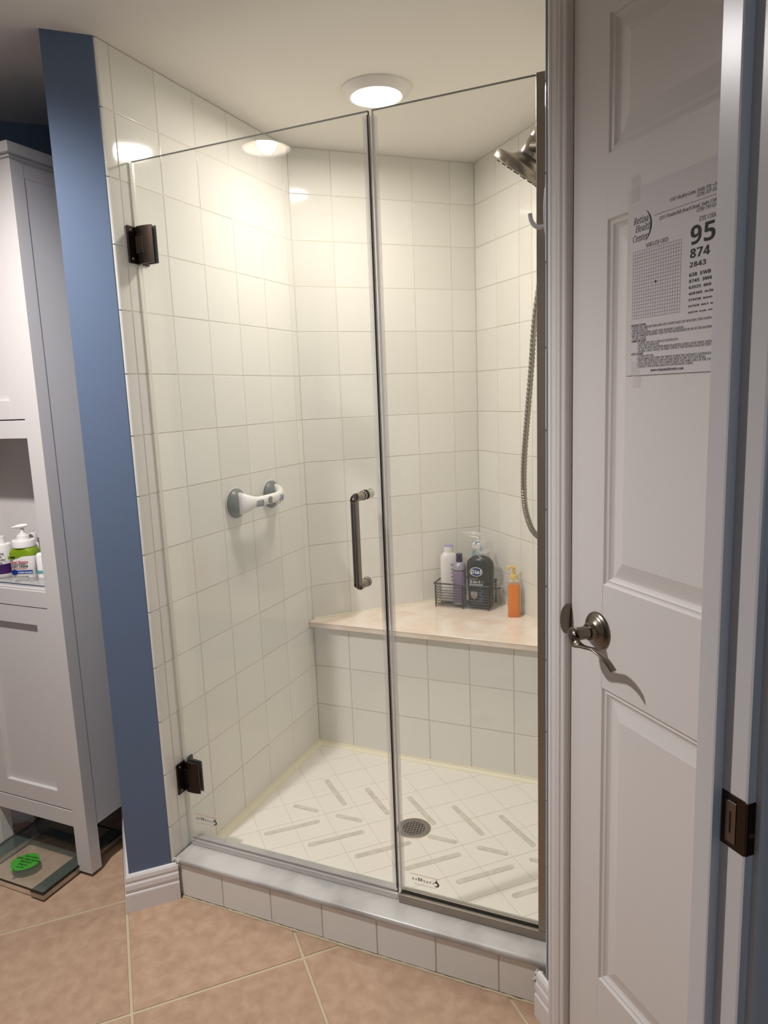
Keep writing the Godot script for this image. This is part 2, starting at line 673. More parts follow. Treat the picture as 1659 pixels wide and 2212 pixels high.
func shower_shell():
	# left partition: a chase with a bevelled blue end, tiled on the shower side
	var st := st0()
	slab(st, [Vector2(-0.0018, 0.0), Vector2(-0.0018, 0.8445), v2(-0.606, 0.600), v2(-0.717, 0.600), v2(-0.717, -0.004), v2(-0.003, -0.004)], 0.0, CEIL)
	var l := obj("wall_left", st, M.blue_paint)
	struct(l, "partition wall with a bevelled blue end, white tiles on its shower side", "wall")
	bpart("grout_bed", l, M.grout, Vector3(-0.006, 0.0, 0.002), Vector3(-0.0011, CEIL - 0.001, 0.842), 0.0)
	var zs := [0.0]
	for k in 6:
		zs.append((0.23 + k) * P)
	tile_field(l, Vector3.ZERO, Vector3.BACK, Vector3.RIGHT, zs, rows(PAN + 0.004))
	# bullnose pieces at the open edge
	var rw := rows(PAN + 0.004)
	for j in rw.size() - 1:
		var h: float = absf(rw[j + 1] - rw[j]) - 0.0024
		var q := st0()
		var prof := PackedVector2Array([Vector2(0, -0.0075), Vector2(0, 0.0), Vector2(0.030, 0.0), Vector2(0.034, -0.0004), Vector2(0.0375, -0.0018), Vector2(0.040, -0.0042), Vector2(0.041, -0.0075)])
		prism(q, prof, -h / 2, h / 2, Transform3D(), true)
		var o := obj("bullnose_tile", q, M["wall_tile_%d" % (j % 3)], l)
		# prism x -> along z, prism y -> outward x, prism z -> up
		o.transform = Transform3D(Basis(Vector3.BACK, Vector3.RIGHT, Vector3.UP), Vector3(0, (rw[j] + rw[j + 1]) * 0.5, 5.23 * P + 0.0024))
	# right wall of the shower
	st = st0()
	slab(st, [v2(0.7198, -0.09), v2(0.82, -0.09), v2(0.82, 0.80), v2(0.7198, 0.76)], 0.0, CEIL)
	var r := obj("wall_right", st, M.grout)
	struct(r, "white tiled shower wall on the right, behind the bottles and the hose", "wall")
	var xr := [0.0, 1.004 * P, 2.004 * P, 2.51 * P, 3.51 * P, 4.51 * P, 4.86 * P]
	tile_field(r, uw(0.718, 0, 0), uw(0, 0, 1), uw(-1, 0, 0), xr, rows(SEAT))
	# the wall that carries the shower valve and, on its bathroom face, the closet door
	st = st0()
	slab(st, [Vector2(1.0418, 0.020), Vector2(1.0418, 0.870), v2(0.119, 1.3555), v2(0.119, 1.420), v2(0.235, 1.420), v2(0.80, 0.78)], 0.0, CEIL)
	var sd := obj("wall_right", st, M.blue_paint)
	struct(sd, "blue painted wall beside the closet door, tiled white on its shower side", "wall")
	bpart("grout_bed", sd, M.grout, Vector3(1.0414, 0.0, 0.030), Vector3(1.048, CEIL - 0.001, 0.866), 0.0)
	tile_field(sd, Vector3(1.04, 0, 0.024), Vector3.BACK, Vector3.LEFT, [0.0, 0.06, 0.06 + P, 0.06 + 2 * P, 0.06 + 3 * P, 0.06 + 4 * P, 0.06 + 5 * P, 0.845], rows(PAN + 0.004))
	# header over the closet door and the narrow pier beyond it
	st = st0()
	slab(st, [v2(0.119, 1.420), v2(0.235, 1.420), v2(0.235, 1.97), v2(0.119, 1.97)], 2.045, CEIL)
	struct(obj("wall_right", st, M.blue_paint), "blue wall above the closet door", "wall")
	st = st0()
	slab(st, [v2(0.119, 1.935), v2(0.235, 1.935), v2(0.235, 1.971), v2(0.119, 1.971)], 0.0, 2.045)
	struct(obj("wall_right", st, M.blue_paint), "narrow blue pier between closet door and bathroom doorway", "wall")
	# pan
	pan()
	seat()
	curb()

func pan():
	var t := thing("shower_pan", "cream tiled shower floor set diagonally, with a yellowed caulk edge", "shower floor", Vector3(0, 0, 0))
	var outline := PackedVector2Array([Vector2(0.0, 0.0), Vector2(1.04, 0.0), Vector2(1.04, 0.722), Vector2(0.0, 0.722)])
	var st := st0()
	slab(st, [Vector2(0.001, 0.001), Vector2(1.039, 0.001), Vector2(1.039, 0.7225), Vector2(0.001, 0.7225)], 0.004, PAN - 0.0012)
	obj("grout_bed", st, M.pan_grout, t)
	var dx := 0.0765
	var dz := 0.0755
	var drain := PackedVector2Array()
	for k in 32:
		drain.append(Vector2(0.5425, 0.389) + Vector2.from_angle(TAU * k / 32) * 0.0545)
	for i in range(-10, 12):
		for j in range(-6, 12):
			if posmod(i + j, 2) == 1:
				continue
			# the tile right of the lattice point (i, j)
			var c := Vector2(0.629 + dx * (i + 1), 0.342 + dz * j)
			var g := 0.0009
			var q := PackedVector2Array([c + Vector2(-dx + g, 0), c + Vector2(0, -dz + g), c + Vector2(dx - g, 0), c + Vector2(0, dz - g)])
			for piece in Geometry2D.intersect_polygons(q, outline):
				for part in Geometry2D.clip_polygons(piece, drain):
					if part.size() < 3 or Geometry2D.is_polygon_clockwise(part):
						continue
					var area_ := 0.0
					for k in part.size():
						area_ += part[k].cross(part[(k + 1) % part.size()])
					if absf(area_) < 0.00006:
						continue
					var s2 := st0()
					var pl := []
					for k in part:
						pl.append(k)
					slab(s2, pl, PAN - 0.004, PAN)
					obj("floor_tile", s2, M.pan_tile, t)
	# caulk in the corners: along the left wall, the seat, the curb
	for e in [[Vector3(0, PAN, 0.0), Vector3(0, PAN, 0.722), Vector3(1, 0, 0), 0.014], [Vector3(0, PAN, 0.0), Vector3(1.04, PAN, 0.0), Vector3(0, 0, 1), 0.013], [Vector3(0, PAN, 0.7225), Vector3(1.04, PAN, 0.7225), Vector3(0, 0, -1), 0.008]]:
		var s3 := st0()
		var along: Vector3 = e[1] - e[0]
		var w: float = e[3]
		var prof := PackedVector2Array([Vector2(0, -0.001), Vector2(w * 1.25, -0.001), Vector2(w * 1.25, 0.0012), Vector2(w * 0.75, 0.003), Vector2(w * 0.4, w * 0.36), Vector2(w * 0.2, w * 0.72), Vector2(0.001, w * 1.15), Vector2(0, w * 1.15)])
		prism(s3, prof, 0.0, along.length(), Transform3D(Basis(e[2], Vector3.UP, along.normalized()), e[0]), true)
		obj("caulk_bead", s3, M.caulk, t)

func seat():
	var t := thing("corner_bench", "triangular corner shower bench with pink cream stone top and white tiled front", "shower seat")
	var st := st0()
	slab(st, [Vector2(0.004, -0.002), Vector2(1.036, -0.002), v2(0.714, 0.73), v2(0.714, 0.003), v2(0.006, 0.003)], 0.03, SEAT - 0.021)
	obj("bench_body", st, M.grout, t)
	var xs := [0.0]
	for k in 6:
		xs.append((0.956 + k) * P)
	xs.append(1.04)
	tile_field(t, Vector3.ZERO, Vector3.RIGHT, Vector3.BACK, xs, [0.529, 0.3684, 0.2136, PAN + 0.006], 0.0024, "front_tile")
	st = st0()
	var poly := [Vector2(0.002, 0.030), Vector2(0.002, 0.004), v2(0.004, 0.002), v2(0.716, 0.002), v2(0.716, 0.735), Vector2(1.038, 0.030)]
	slab(st, poly, SEAT - 0.020, SEAT)
	obj("stone_top", st, M.seat_stone, t)
	st = st0()
	tube(st, [Vector3(0.004, SEAT - 0.002, 0.0295), Vector3(1.036, SEAT - 0.002, 0.0295)], 0.0022, 8)
	obj("rounded_lip", st, M.seat_stone, t)
	st = st0()
	tube(st, [uw(0.004, SEAT + 0.001, 0.002), uw(0.716, SEAT + 0.001, 0.002), uw(0.716, SEAT + 0.001, 0.72)], 0.004, 6)
	obj("caulk_bead", st, M.caulk, t)

func curb():
	var t := thing("shower_curb", "low shower threshold with grey marble sill and white tiled face", "threshold")
	var st := st0()
	slab(st, [Vector2(0.002, 0.7245), Vector2(1.04, 0.7245), Vector2(1.04, 0.836), Vector2(0.004, 0.836)], 0.0, 0.099)
	obj("curb_body", st, M.grout, t)
	tile_field(t, Vector3(0, 0, 0.8385), Vector3.RIGHT, Vector3.BACK, [0.016, 0.156, 0.3105, 0.465, 0.619, 0.773, 0.9265, 1.022], [0.002, 0.1005], 0.0022, "front_tile")
	st = st0()
	var prof := PackedVector2Array([Vector2(0.719, 0.1005), Vector2(0.840, 0.1005), Vector2(0.8435, 0.102), Vector2(0.845, 0.105), Vector2(0.845, 0.1125), Vector2(0.8435, 0.1155), Vector2(0.840, 0.117), Vector2(0.721, 0.117), Vector2(0.719, 0.115)])
	# profile x -> z, y -> y, extruded along x
	prism(st, prof, 0.004, 1.041, Transform3D(Basis(Vector3.BACK, Vector3.UP, Vector3.RIGHT), Vector3.ZERO), true)
	obj("marble_sill", st, M.marble, t)
	# crumbling mortar where the sill meets the painted walls
	for e in [[Vector3(0.010, 0.108, 0.842), 0.010, 26], [Vector3(1.022, 0.085, 0.848), 0.012, 30]]:
		st = st0()
		for k in e[2]:
			var p: Vector3 = e[0] + Vector3(rng.randf_range(-1, 1) * e[1], rng.randf_range(-1.6, 0.9) * e[1], rng.randf_range(-0.3, 0.5) * e[1])
			var s := rng.randf_range(0.0015, 0.0045)
			rbox(st, -Vector3(s, s * 0.7, s), Vector3(s, s * 0.7, s), s * 0.6, Transform3D(Basis.from_euler(Vector3(rng.randf() * 3, rng.randf() * 3, rng.randf() * 3)), p))
		var mo := obj("loose_mortar", st, M.white_caulk, t)
		mo.set_meta("kind", "stuff")
	# ragged grout line along the floor
	st = st0()
	var jp := []
	var jr := []
	for k in 101:
		jp.append(Vector3(0.018 + 1.0 * k / 100.0, 0.0006, 0.8405 + rng.randf_range(-0.0007, 0.0007)))
		jr.append(rng.randf_range(0.0022, 0.0042))
	tube(st, jp, jr, 8)
	obj("floor_joint", st, M.floor_grout, t)

func floor_tiles():
	var st := st0()
	slab(st, [v2(-2.4, -0.1), v2(0.9, -0.1), v2(0.9, 2.03), v2(-2.4, 2.03)], -0.06, -0.0022)
	var f := obj("floor", st, M.floor_grout)
	struct(f, "terracotta coloured bathroom floor tiles with pale grout joints", "floor")
	var pitch := 0.405
	var us := []
	for k in range(-5, 3):
		us.append(-0.327 + pitch * k)
	var ws := []
	for k in range(-2, 5):
		ws.append(0.9605 - pitch + pitch * (k))
	for i in us.size() - 1:
		for j in ws.size() - 1:
			var u0: float = maxf(us[i], -2.3)
			var u1: float = minf(us[i + 1], 0.24)
			var w0: float = maxf(ws[j], 0.0)
			var w1: float = minf(ws[j + 1], 2.03)
			if u1 - u0 < 0.02 or w1 - w0 < 0.02:
				continue
			var g := 0.0035
			var s2 := st0()
			rbox(s2, Vector3(-(u1 - u0) / 2 + g, -0.008, -(w1 - w0) / 2 + g), Vector3((u1 - u0) / 2 - g, 0.0, (w1 - w0) / 2 - g), 0.0018)
			var o := obj("tile", s2, M["floor_tile_%d" % posmod(i * 2 + j, 3)], f)
			o.transform = Transform3D(Basis(Vector3.UP, PI / 4), uw((u0 + u1) / 2, 0, (w0 + w1) / 2))
	st = st0()
	slab(st, [v2(-2.7, 2.03), v2(1.2, 2.03), v2(1.2, 4.9), v2(-2.7, 4.9)], -0.06, 0.0)
	struct(obj("floor", st, M.carpet), "beige carpet floor of the room outside the bathroom doorway", "floor")

const BASE_PROFILE := [Vector2(0, 0), Vector2(0.0145, 0), Vector2(0.0145, 0.050), Vector2(0.0135, 0.0535), Vector2(0.0115, 0.055), Vector2(0.0112, 0.060), Vector2(0.0135, 0.066), Vector2(0.0125, 0.078), Vector2(0.0095, 0.083), Vector2(0.0092, 0.087), Vector2(0.0108, 0.0905), Vector2(0.0095, 0.100), Vector2(0.006, 0.1055), Vector2(0, 0.1065)]

# a length of baseboard from a to b on the wall whose outward normal is nv; cut back by c0, c1 along the run at its outer face
func base_run(parent: Node3D, called: String, a: Vector3, b: Vector3, nv: Vector3, m0 := 0.0, m1 := 0.0):
	var d := (b - a).normalized()
	var len_ := (b - a).length()
	var st := st0()
	var n := BASE_PROFILE.size()
	var pt := func(i: int, end: int) -> Vector3:
		var q: Vector2 = BASE_PROFILE[i]
		var s := (-m0 * q.x) if end == 0 else (len_ + m1 * q.x)
		return a + d * s + nv * q.x + Vector3.UP * q.y
	for i in n - 1:
		var e: Vector2 = BASE_PROFILE[i + 1] - BASE_PROFILE[i]
		flat(st, [pt.call(i, 0), pt.call(i, 1), pt.call(i + 1, 1), pt.call(i + 1, 0)], nv * e.y - Vector3.UP * e.x)
	for end in 2:
		var poly := PackedVector2Array(BASE_PROFILE)
		var ids := Geometry2D.triangulate_polygon(poly)
		for t in range(0, ids.size(), 3):
			flat(st, [pt.call(ids[t], end), pt.call(ids[t + 1], end), pt.call(ids[t + 2], end)], d * (1.0 if end else -1.0))
	flat(st, [a, b, b + Vector3.UP * 0.1065, a + Vector3.UP * 0.1065], -nv)
	return obj(called, st, M.trim_paint, parent)

func baseboards():
	var t := thing("baseboard_left", "white moulded baseboard round the bevelled blue wall end", "baseboard")
	t.set_meta("kind", "structure")
	base_run(t, "front_board", uw(-0.7175, 0, 0.6005), uw(-0.588, 0, 0.6005), uw(0, 0, 1), 1.0, 0.0)
	base_run(t, "side_board", uw(-0.7175, 0, 0.03), uw(-0.7175, 0, 0.6005), uw(-1, 0, 0), 0.0, 1.0)
	t = thing("baseboard_right", "short chipped white baseboard between shower threshold and door casing", "baseboard")
	t.set_meta("kind", "structure")
	base_run(t, "front_board", uw(0.1185, 0, 1.330), uw(0.1185, 0, 1.384), uw(-1, 0, 0))
	t = thing("baseboard_back", "white baseboard along the alcove wall behind the cabinet", "baseboard")
	t.set_meta("kind", "structure")
	base_run(t, "front_board", uw(-2.28, 0, -0.0055), uw(-0.735, 0, -0.0055), uw(0, 0, 1))

# ------------------------------------------------------------------ closet door with casing, lever and strike
func casing_profile(w: float) -> PackedVector2Array:
	# across the board (0 = outer edge), thickness
	return PackedVector2Array([Vector2(0, 0), Vector2(0, 0.0155), Vector2(0.003, 0.017), Vector2(0.009, 0.017), Vector2(0.0115, 0.0152), Vector2(0.0135, 0.0152), Vector2(0.016, 0.0163), Vector2(0.024, 0.0158), Vector2(0.0275, 0.0142), Vector2(0.030, 0.0142), Vector2(0.032, 0.0152), Vector2(0.0345, 0.0138), Vector2(0.036, 0.0118), Vector2(w - 0.006, 0.0112), Vector2(w - 0.002, 0.0105), Vector2(w, 0.0085), Vector2(w, 0)])

func closet_door():
	# casing and jamb are part of the setting
	var t := thing("trim_1", "white moulded casing round the closet door", "door casing")
	t.set_meta("kind", "structure")
	var w := 0.045
	var wx := 1.385          # outer edge of the near leg of the casing
	var st := st0()
	# profile x -> +w, y -> -u, extruded up
	prism(st, casing_profile(w), 0.0, 2.085, Transform3D(Basis(uw(0, 0, 1), uw(-1, 0, 0), Vector3.UP), uw(0.1188, 0, wx)))
	obj("casing_leg", st, M.trim_paint, t)
	st = st0()
	prism(st, casing_profile(w), 0.0, 2.085, Transform3D(Basis(uw(0, 0, -1), uw(-1, 0, 0), Vector3.UP), uw(0.1188, 0, 1.968)))
	obj("casing_leg", st, M.trim_paint, t)
	st = st0()
	prism(st, casing_profile(w), wx + w, 1.968 - w, Transform3D(Basis(Vector3.DOWN, uw(-1, 0, 0), uw(0, 0, 1)), uw(0.1188, 2.085, 0)))
	obj("casing_head", st, M.trim_paint, t)
	st = st0()
	rbox(st, Vector3(0.118, 0.0, 1.420), Vector3(0.235, 2.045, 1.4312), 0.001, Transform3D(Basis(Vector3.UP, PI / 4), Vector3.ZERO))
	obj("jamb", st, M.trim_paint, t)
	st = st0()
	rbox(st, Vector3(0.118, 0.0, 1.924), Vector3(0.235, 2.045, 1.935), 0.001, Transform3D(Basis(Vector3.UP, PI / 4), Vector3.ZERO))
	obj("jamb", st, M.trim_paint, t)
	st = st0()
	rbox(st, Vector3(0.118, 2.034, 1.4312), Vector3(0.235, 2.045, 1.924), 0.001, Transform3D(Basis(Vector3.UP, PI / 4), Vector3.ZERO))
	obj("jamb_head", st, M.trim_paint, t)
	# strike plate on the jamb, its lip curling out
	st = st0()
	var lip := PackedVector2Array()
	for k in 13:
		var a := -PI / 2 + PI * k / 12
		lip.append(Vector2(-0.011 - 0.0125 * cos(a) * 1.0, 0.028 * sin(a)))
	lip.append(Vector2(0.012, 0.028))
	lip.append(Vector2(0.012, -0.028))
	# outline x -> +u (away from the room is positive), y -> up, thin along w
	prism(st, lip, 0.0, 0.0016, Transform3D(Basis(uw(1, 0, 0), Vector3.UP, uw(0, 0, 1)), uw(0.1215, 0.945, 1.4313)))
	obj("strike_plate", st, M.satin_pewter, t)
	# the door leaf
	var d := thing("closet_door", "white moulded panel door with a satin lever handle", "door", uw(0.122, 0.006, 1.4330), PI / 4)
	# local: x = u, y = up, z = w; the face is x = 0, the leaf runs to +x
	var W := 0.490
	var H := 2.024
	var panels := [[0.244, 0.836], [1.026, 1.633], [1.732, 1.936]]
	var pz := [0.091, W - 0.091]
	st = st0()
	# stiles and rails as one frame
	rbox(st, Vector3(0, 0, 0), Vector3(0.035, H, pz[0]), 0.0012)
	rbox(st, Vector3(0, 0, pz[1]), Vector3(0.035, H, W), 0.0012)
	var yy := [0.0]
	for q in panels:
		yy.append(q[0])
		yy.append(q[1])
	yy.append(H)
	for k in range(0, yy.size(), 2):
		rbox(st, Vector3(0, yy[k], pz[0] - 0.002), Vector3(0.035, yy[k + 1], pz[1] + 0.002), 0.0)
	obj("door_frame", st, M.door_paint, d)
	for q in panels:
		st = st0()
		# nested steps from the frame's edge to the raised field: inset, depth
		var steps := [[0.0, 0.0], [0.003, 0.0035], [0.006, 0.0045], [0.0085, 0.0035], [0.012, 0.0065], [0.016, 0.0085], [0.019, 0.0085], [0.024, 0.0075], [0.043, 0.0022], [0.046, 0.0012], [0.05, 0.0012]]
		for k in steps.size() - 1:
			var a: Array = steps[k]
			var b: Array = steps[k + 1]
			var ra := [Vector2(pz[0] + a[0], q[0] + a[0]), Vector2(pz[1] - a[0], q[0] + a[0]), Vector2(pz[1] - a[0], q[1] - a[0]), Vector2(pz[0] + a[0], q[1] - a[0])]
			var rb := [Vector2(pz[0] + b[0], q[0] + b[0]), Vector2(pz[1] - b[0], q[0] + b[0]), Vector2(pz[1] - b[0], q[1] - b[0]), Vector2(pz[0] + b[0], q[1] - b[0])]
			for e in 4:
				var f := (e + 1) % 4
				flat(st, [Vector3(a[1], ra[e].y, ra[e].x), Vector3(a[1], ra[f].y, ra[f].x), Vector3(b[1], rb[f].y, rb[f].x), Vector3(b[1], rb[e].y, rb[e].x)], Vector3.LEFT)
		var last: Array = steps[steps.size() - 1]
		var i0: float = last[0]
		flat(st, [Vector3(last[1], q[0] + i0, pz[0] + i0), Vector3(last[1], q[0] + i0, pz[1] - i0), Vector3(last[1], q[1] - i0, pz[1] - i0), Vector3(last[1], q[1] - i0, pz[0] + i0)], Vector3.LEFT)
		flat(st, [Vector3(0.034, q[0], pz[0]), Vector3(0.034, q[0], pz[1]), Vector3(0.034, q[1], pz[1]), Vector3(0.034, q[1], pz[0])], Vector3.RIGHT)
		obj("raised_panel", st, M.door_paint, d)
	# lever
	var hz := 0.078
	var hy := 0.939
	var ax := Transform3D(Basis(Vector3.UP, Vector3.LEFT, Vector3.BACK), Vector3(0, hy, hz))     # local y -> out of the door
	st = st0()
	lathe(st, [Vector2(0, -0.001), Vector2(0.0335, -0.001), Vector2(0.0338, 0.002), Vector2(0.032, 0.0045), Vector2(0.0295, 0.0055), Vector2(0.029, 0.007), Vector2(0.025, 0.0095), Vector2(0.0185, 0.0135), Vector2(0.016, 0.016), Vector2(0.0155, 0.021), Vector2(0.0145, 0.0225), Vector2(0, 0.0225)], 48, ax)
	var ro := obj("rosette", st, M.satin_pewter, d)
	st = st0()
	lathe(st, [Vector2(0, 0.02), Vector2(0.0115, 0.02), Vector2(0.0115, 0.047), Vector2(0.0105, 0.049), Vector2(0, 0.049)], 32, ax)
	# blade: a broad paddle over the end of the neck that twists edge-on and waves away from the door's edge
	var path := curve([Vector3(-0.0475, hy + 0.0085, hz - 0.003), Vector3(-0.0515, hy + 0.001, hz - 0.005), Vector3(-0.0535, hy - 0.0085, hz - 0.0005), Vector3(-0.0535, hy - 0.0135, hz + 0.014), Vector3(-0.052, hy - 0.0125, hz + 0.034), Vector3(-0.050, hy - 0.0105, hz + 0.056), Vector3(-0.047, hy - 0.0195, hz + 0.080), Vector3(-0.045, hy - 0.0335, hz + 0.098)], 6)
	var rings := []
	for i in path.size():
		var f := float(i) / (path.size() - 1)
		var t3: Vector3 = (path[mini(i + 1, path.size() - 1)] - path[maxi(i - 1, 0)]).normalized()
		var inplane := t3.cross(Vector3.LEFT).normalized()
		var tw := smoothstep(0.22, 0.55, f)
		var wide_dir := (inplane.lerp(Vector3.LEFT, tw) - t3 * inplane.lerp(Vector3.LEFT, tw).dot(t3)).normalized()
		var thin_dir := t3.cross(wide_dir).normalized()
		var wide: float = lerpf(0.0115, 0.0065, smoothstep(0.15, 0.6, f)) * (0.55 + 0.45 * smoothstep(0.0, 0.12, f))
		rings.append(ring_at(path[i], wide_dir, thin_dir, wide, lerpf(0.0030, 0.0023, f), 14, 2.4))
	skin(st, rings)
	obj("lever", st, M.satin_pewter, d)
	st = st0()
	rbox(st, Vector3(0.004, hy - 0.028, -0.0012), Vector3(0.031, hy + 0.028, 0.001), 0.0005)
	obj("latch_plate", st, M.satin_pewter, d)

# ------------------------------------------------------------------ the doorway the view passes through
func near_doorway():
	var R := Transform3D(Basis(Vector3.UP, PI / 4), Vector3.ZERO)
	# wall either side and over the opening
	var st := st0()
	rbox(st, Vector3(-0.092, 0, 1.972), Vector3(0.235, 2.44, 2.0275), 0.0, R)
	struct(obj("wall_front", st, M.beige_paint), "wall right of the bathroom doorway", "wall")
	st = st0()
	rbox(st, Vector3(-2.7, 0, 1.972), Vector3(-0.92, 2.44, 2.0275), 0.0, R)
	struct(obj("wall_front", st, M.beige_paint), "wall left of the bathroom doorway", "wall")
	st = st0()
	rbox(st, Vector3(-0.92, 2.06, 1.972), Vector3(-0.092, 2.44, 2.0275), 0.0, R)
	struct(obj("wall_front", st, M.beige_paint), "wall above the bathroom doorway", "wall")
	var t := thing("trim_2", "white glossy door jamb with a bronze strike plate, nearest doorway", "door jamb")
	t.set_meta("kind", "structure")
	# jamb with its stop: a section in (u, w), raised
	var far := 1.9715
	var section := [Vector2(-0.092, far), Vector2(-0.1105, far), Vector2(-0.112, far + 0.0015), Vector2(-0.112, 1.9945), Vector2(-0.1115, 1.9965), Vector2(-0.1, 1.9968), Vector2(-0.1, 2.0255), Vector2(-0.0993, 2.028), Vector2(-0.0975, 2.029), Vector2(-0.082, 2.029), Vector2(-0.082, far)]
	var pv := []
	for q in section:
		pv.append(v2(q.x, q.y))
	st = st0()
	slab(st, pv, 0.0, 2.05)
	obj("jamb", st, M.trim_paint, t)
	st = st0()
	rbox(st, Vector3(-0.92, 2.04, far), Vector3(-0.1, 2.06, 2.029), 0.001, R)
	obj("jamb_head", st, M.trim_paint, t)
	st = st0()
	rbox(st, Vector3(-0.93, 0, far), Vector3(-0.91, 2.05, 2.029), 0.001, R)
	obj("jamb", st, M.trim_paint, t)
	# casing on this side
	st = st0()
	prism(st, casing_profile(0.06), 0.0, 2.1, Transform3D(Basis(uw(-1, 0, 0), uw(0, 0, 1), Vector3.UP), uw(-0.030, 0, 2.0275)))
	obj("casing_leg", st, M.trim_paint, t)
	st = st0()
	prism(st, casing_profile(0.06), 0.0, 2.1, Transform3D(Basis(uw(1, 0, 0), uw(0, 0, 1), Vector3.UP), uw(-0.98, 0, 2.0275)))
	obj("casing_leg", st, M.trim_paint, t)
	# strike plate with its slot and wrapped lip
	st = st0()
	var y0 := 0.897
	var y1 := 0.957
	rbox(st, Vector3(-0.1008, y0, 1.9975), Vector3(-0.0992, y1, 2.0262), 0.0004, R)
	var sp := obj("strike_plate", st, M.dark_bronze, t)
	st = st0()
	rbox(st, Vector3(-0.1010, y0 + 0.001, 2.0250), Vector3(-0.0995, y1 - 0.001, 2.0285), 0.0006, R)
	rbox(st, Vector3(-0.1005, y0 + 0.001, 2.0275), Vector3(-0.0885, y1 - 0.001, 2.0302), 0.0008, R)
	obj("lip", st, M.dark_bronze, sp)
	st = st0()
	rbox(st, Vector3(-0.1016, y0 + 0.006, 2.0035), Vector3(-0.1004, y1 - 0.008, 2.0165), 0.0004, R)
	obj("adjusting_tab", st, M.satin_pewter, sp)
	st = st0()
	rbox(st, Vector3(-0.1019, y0 + 0.017, 2.0085), Vector3(-0.1012, y1 - 0.019, 2.0108), 0.0002, R)
	rbox(st, Vector3(-0.1015, y1 - 0.0072, 2.0045), Vector3(-0.1004, y1 - 0.0048, 2.0155), 0.0002, R)
	obj("slot_shade", st, M.hole_shade, sp)  # dark slips laid on the plate, painted for shade in its openings
	st = st0()
	lathe(st, [Vector2(0, 0), Vector2(0.0032, 0), Vector2(0.0028, 0.0012), Vector2(0, 0.0016)], 14, Transform3D(Basis(uw(1, 0, 0), uw(0, 0, 1), Vector3.UP), uw(-0.0945, 0.921, 2.0300)))
	obj("screw", st, M.satin_pewter, sp)

func view_side_room():
	var R := Transform3D(Basis(Vector3.UP, PI / 4), Vector3.ZERO)
	for e in [["wall_left", Vector3(-2.8, 0, 2.03), Vector3(-2.7, 2.44, 4.9), "wall of the outer room on the left"], ["wall_right", Vector3(1.2, 0, 1.972), Vector3(1.3, 2.44, 4.9), "wall of the outer room on the right"], ["wall_front", Vector3(0.235, 0, 1.972), Vector3(1.2, 2.44, 2.0275), "beige wall of the outer room beside the closet"]]:
		var st := st0()
		rbox(st, e[1], e[2], 0.0, R)
		struct(obj(e[0], st, M.beige_paint), e[3], "wall")
	var st := st0()
	rbox(st, Vector3(-2.8, 2.44, 1.972), Vector3(1.3, 2.52, 4.9), 0.0, R)
	struct(obj("ceiling", st, M.ceiling_paint), "ceiling of the outer room", "ceiling")
	# far wall with the window opening
	st = st0()
	rbox(st, Vector3(-2.8, 0, 4.9), Vector3(-1.0, 2.44, 5.0), 0.0, R)
	rbox(st, Vector3(-0.1, 0, 4.9), Vector3(1.3, 2.44, 5.0), 0.0, R)
	rbox(st, Vector3(-1.0, 0, 4.9), Vector3(-0.1, 0.75, 5.0), 0.0, R)
	rbox(st, Vector3(-1.0, 2.05, 4.9), Vector3(-0.1, 2.44, 5.0), 0.0, R)
	struct(obj("wall_back", st, M.beige_paint), "wall of the outer room with a window behind the viewer", "wall")
	var w := thing("window_1", "daylit window in the outer room behind the viewer", "window", Vector3.ZERO, PI / 4)
	w.set_meta("kind", "structure")
	bpart("pane", w, M.window_glow, Vector3(-1.0, 0.75, 4.96), Vector3(-0.1, 2.05, 4.97), 0.0)
	st = st0()
	rbox(st, Vector3(-0.57, 0.75, 4.93), Vector3(-0.53, 2.05, 4.955), 0.002)
	rbox(st, Vector3(-1.0, 1.38, 4.93), Vector3(-0.1, 1.42, 4.955), 0.002)
	obj("window_frame", st, M.trim_paint, w)
	area(w, "window_light", Vector3(-0.55, 1.4, 4.90), Vector2(0.86, 1.25), WINDOW_ENERGY, WINDOW_COLOR, Basis())

# ------------------------------------------------------------------ glass front
func pane(parent: Node3D, x0: float, x1: float, y0: float, y1: float, edges: Array):
	var st := st0()
	for z in [GZ - 0.004, GZ + 0.004]:
		var out := Vector3(0, 0, z - GZ)
		flat(st, [Vector3(x0, y0, z), Vector3(x1, y0, z), Vector3(x1, y1, z), Vector3(x0, y1, z)], out)
	obj("glass_pane", st, M.glass, parent)
	st = st0()
	var a := 0.0006
	if edges[1]:
		rbox(st, Vector3(x1 - a, y0, GZ - 0.0038), Vector3(x1, y1, GZ + 0.0038), 0.0)
		obj("polished_edge", st, M.glass_edge, parent)
	for y in [y0, y1 - a]:
		st = st0()
		rbox(st, Vector3(x0 + a, y, GZ - 0.0038), Vector3(x1 - a, y + a, GZ + 0.0038), 0.0)
		obj("polished_edge", st, M.glass_edge, parent)
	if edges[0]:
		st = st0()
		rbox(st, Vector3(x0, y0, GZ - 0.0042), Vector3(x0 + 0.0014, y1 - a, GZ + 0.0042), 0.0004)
		obj("lit_look_edge", st, M.lit_edge_white, parent)  # polished edge; the lamp light caught in it is painted pale

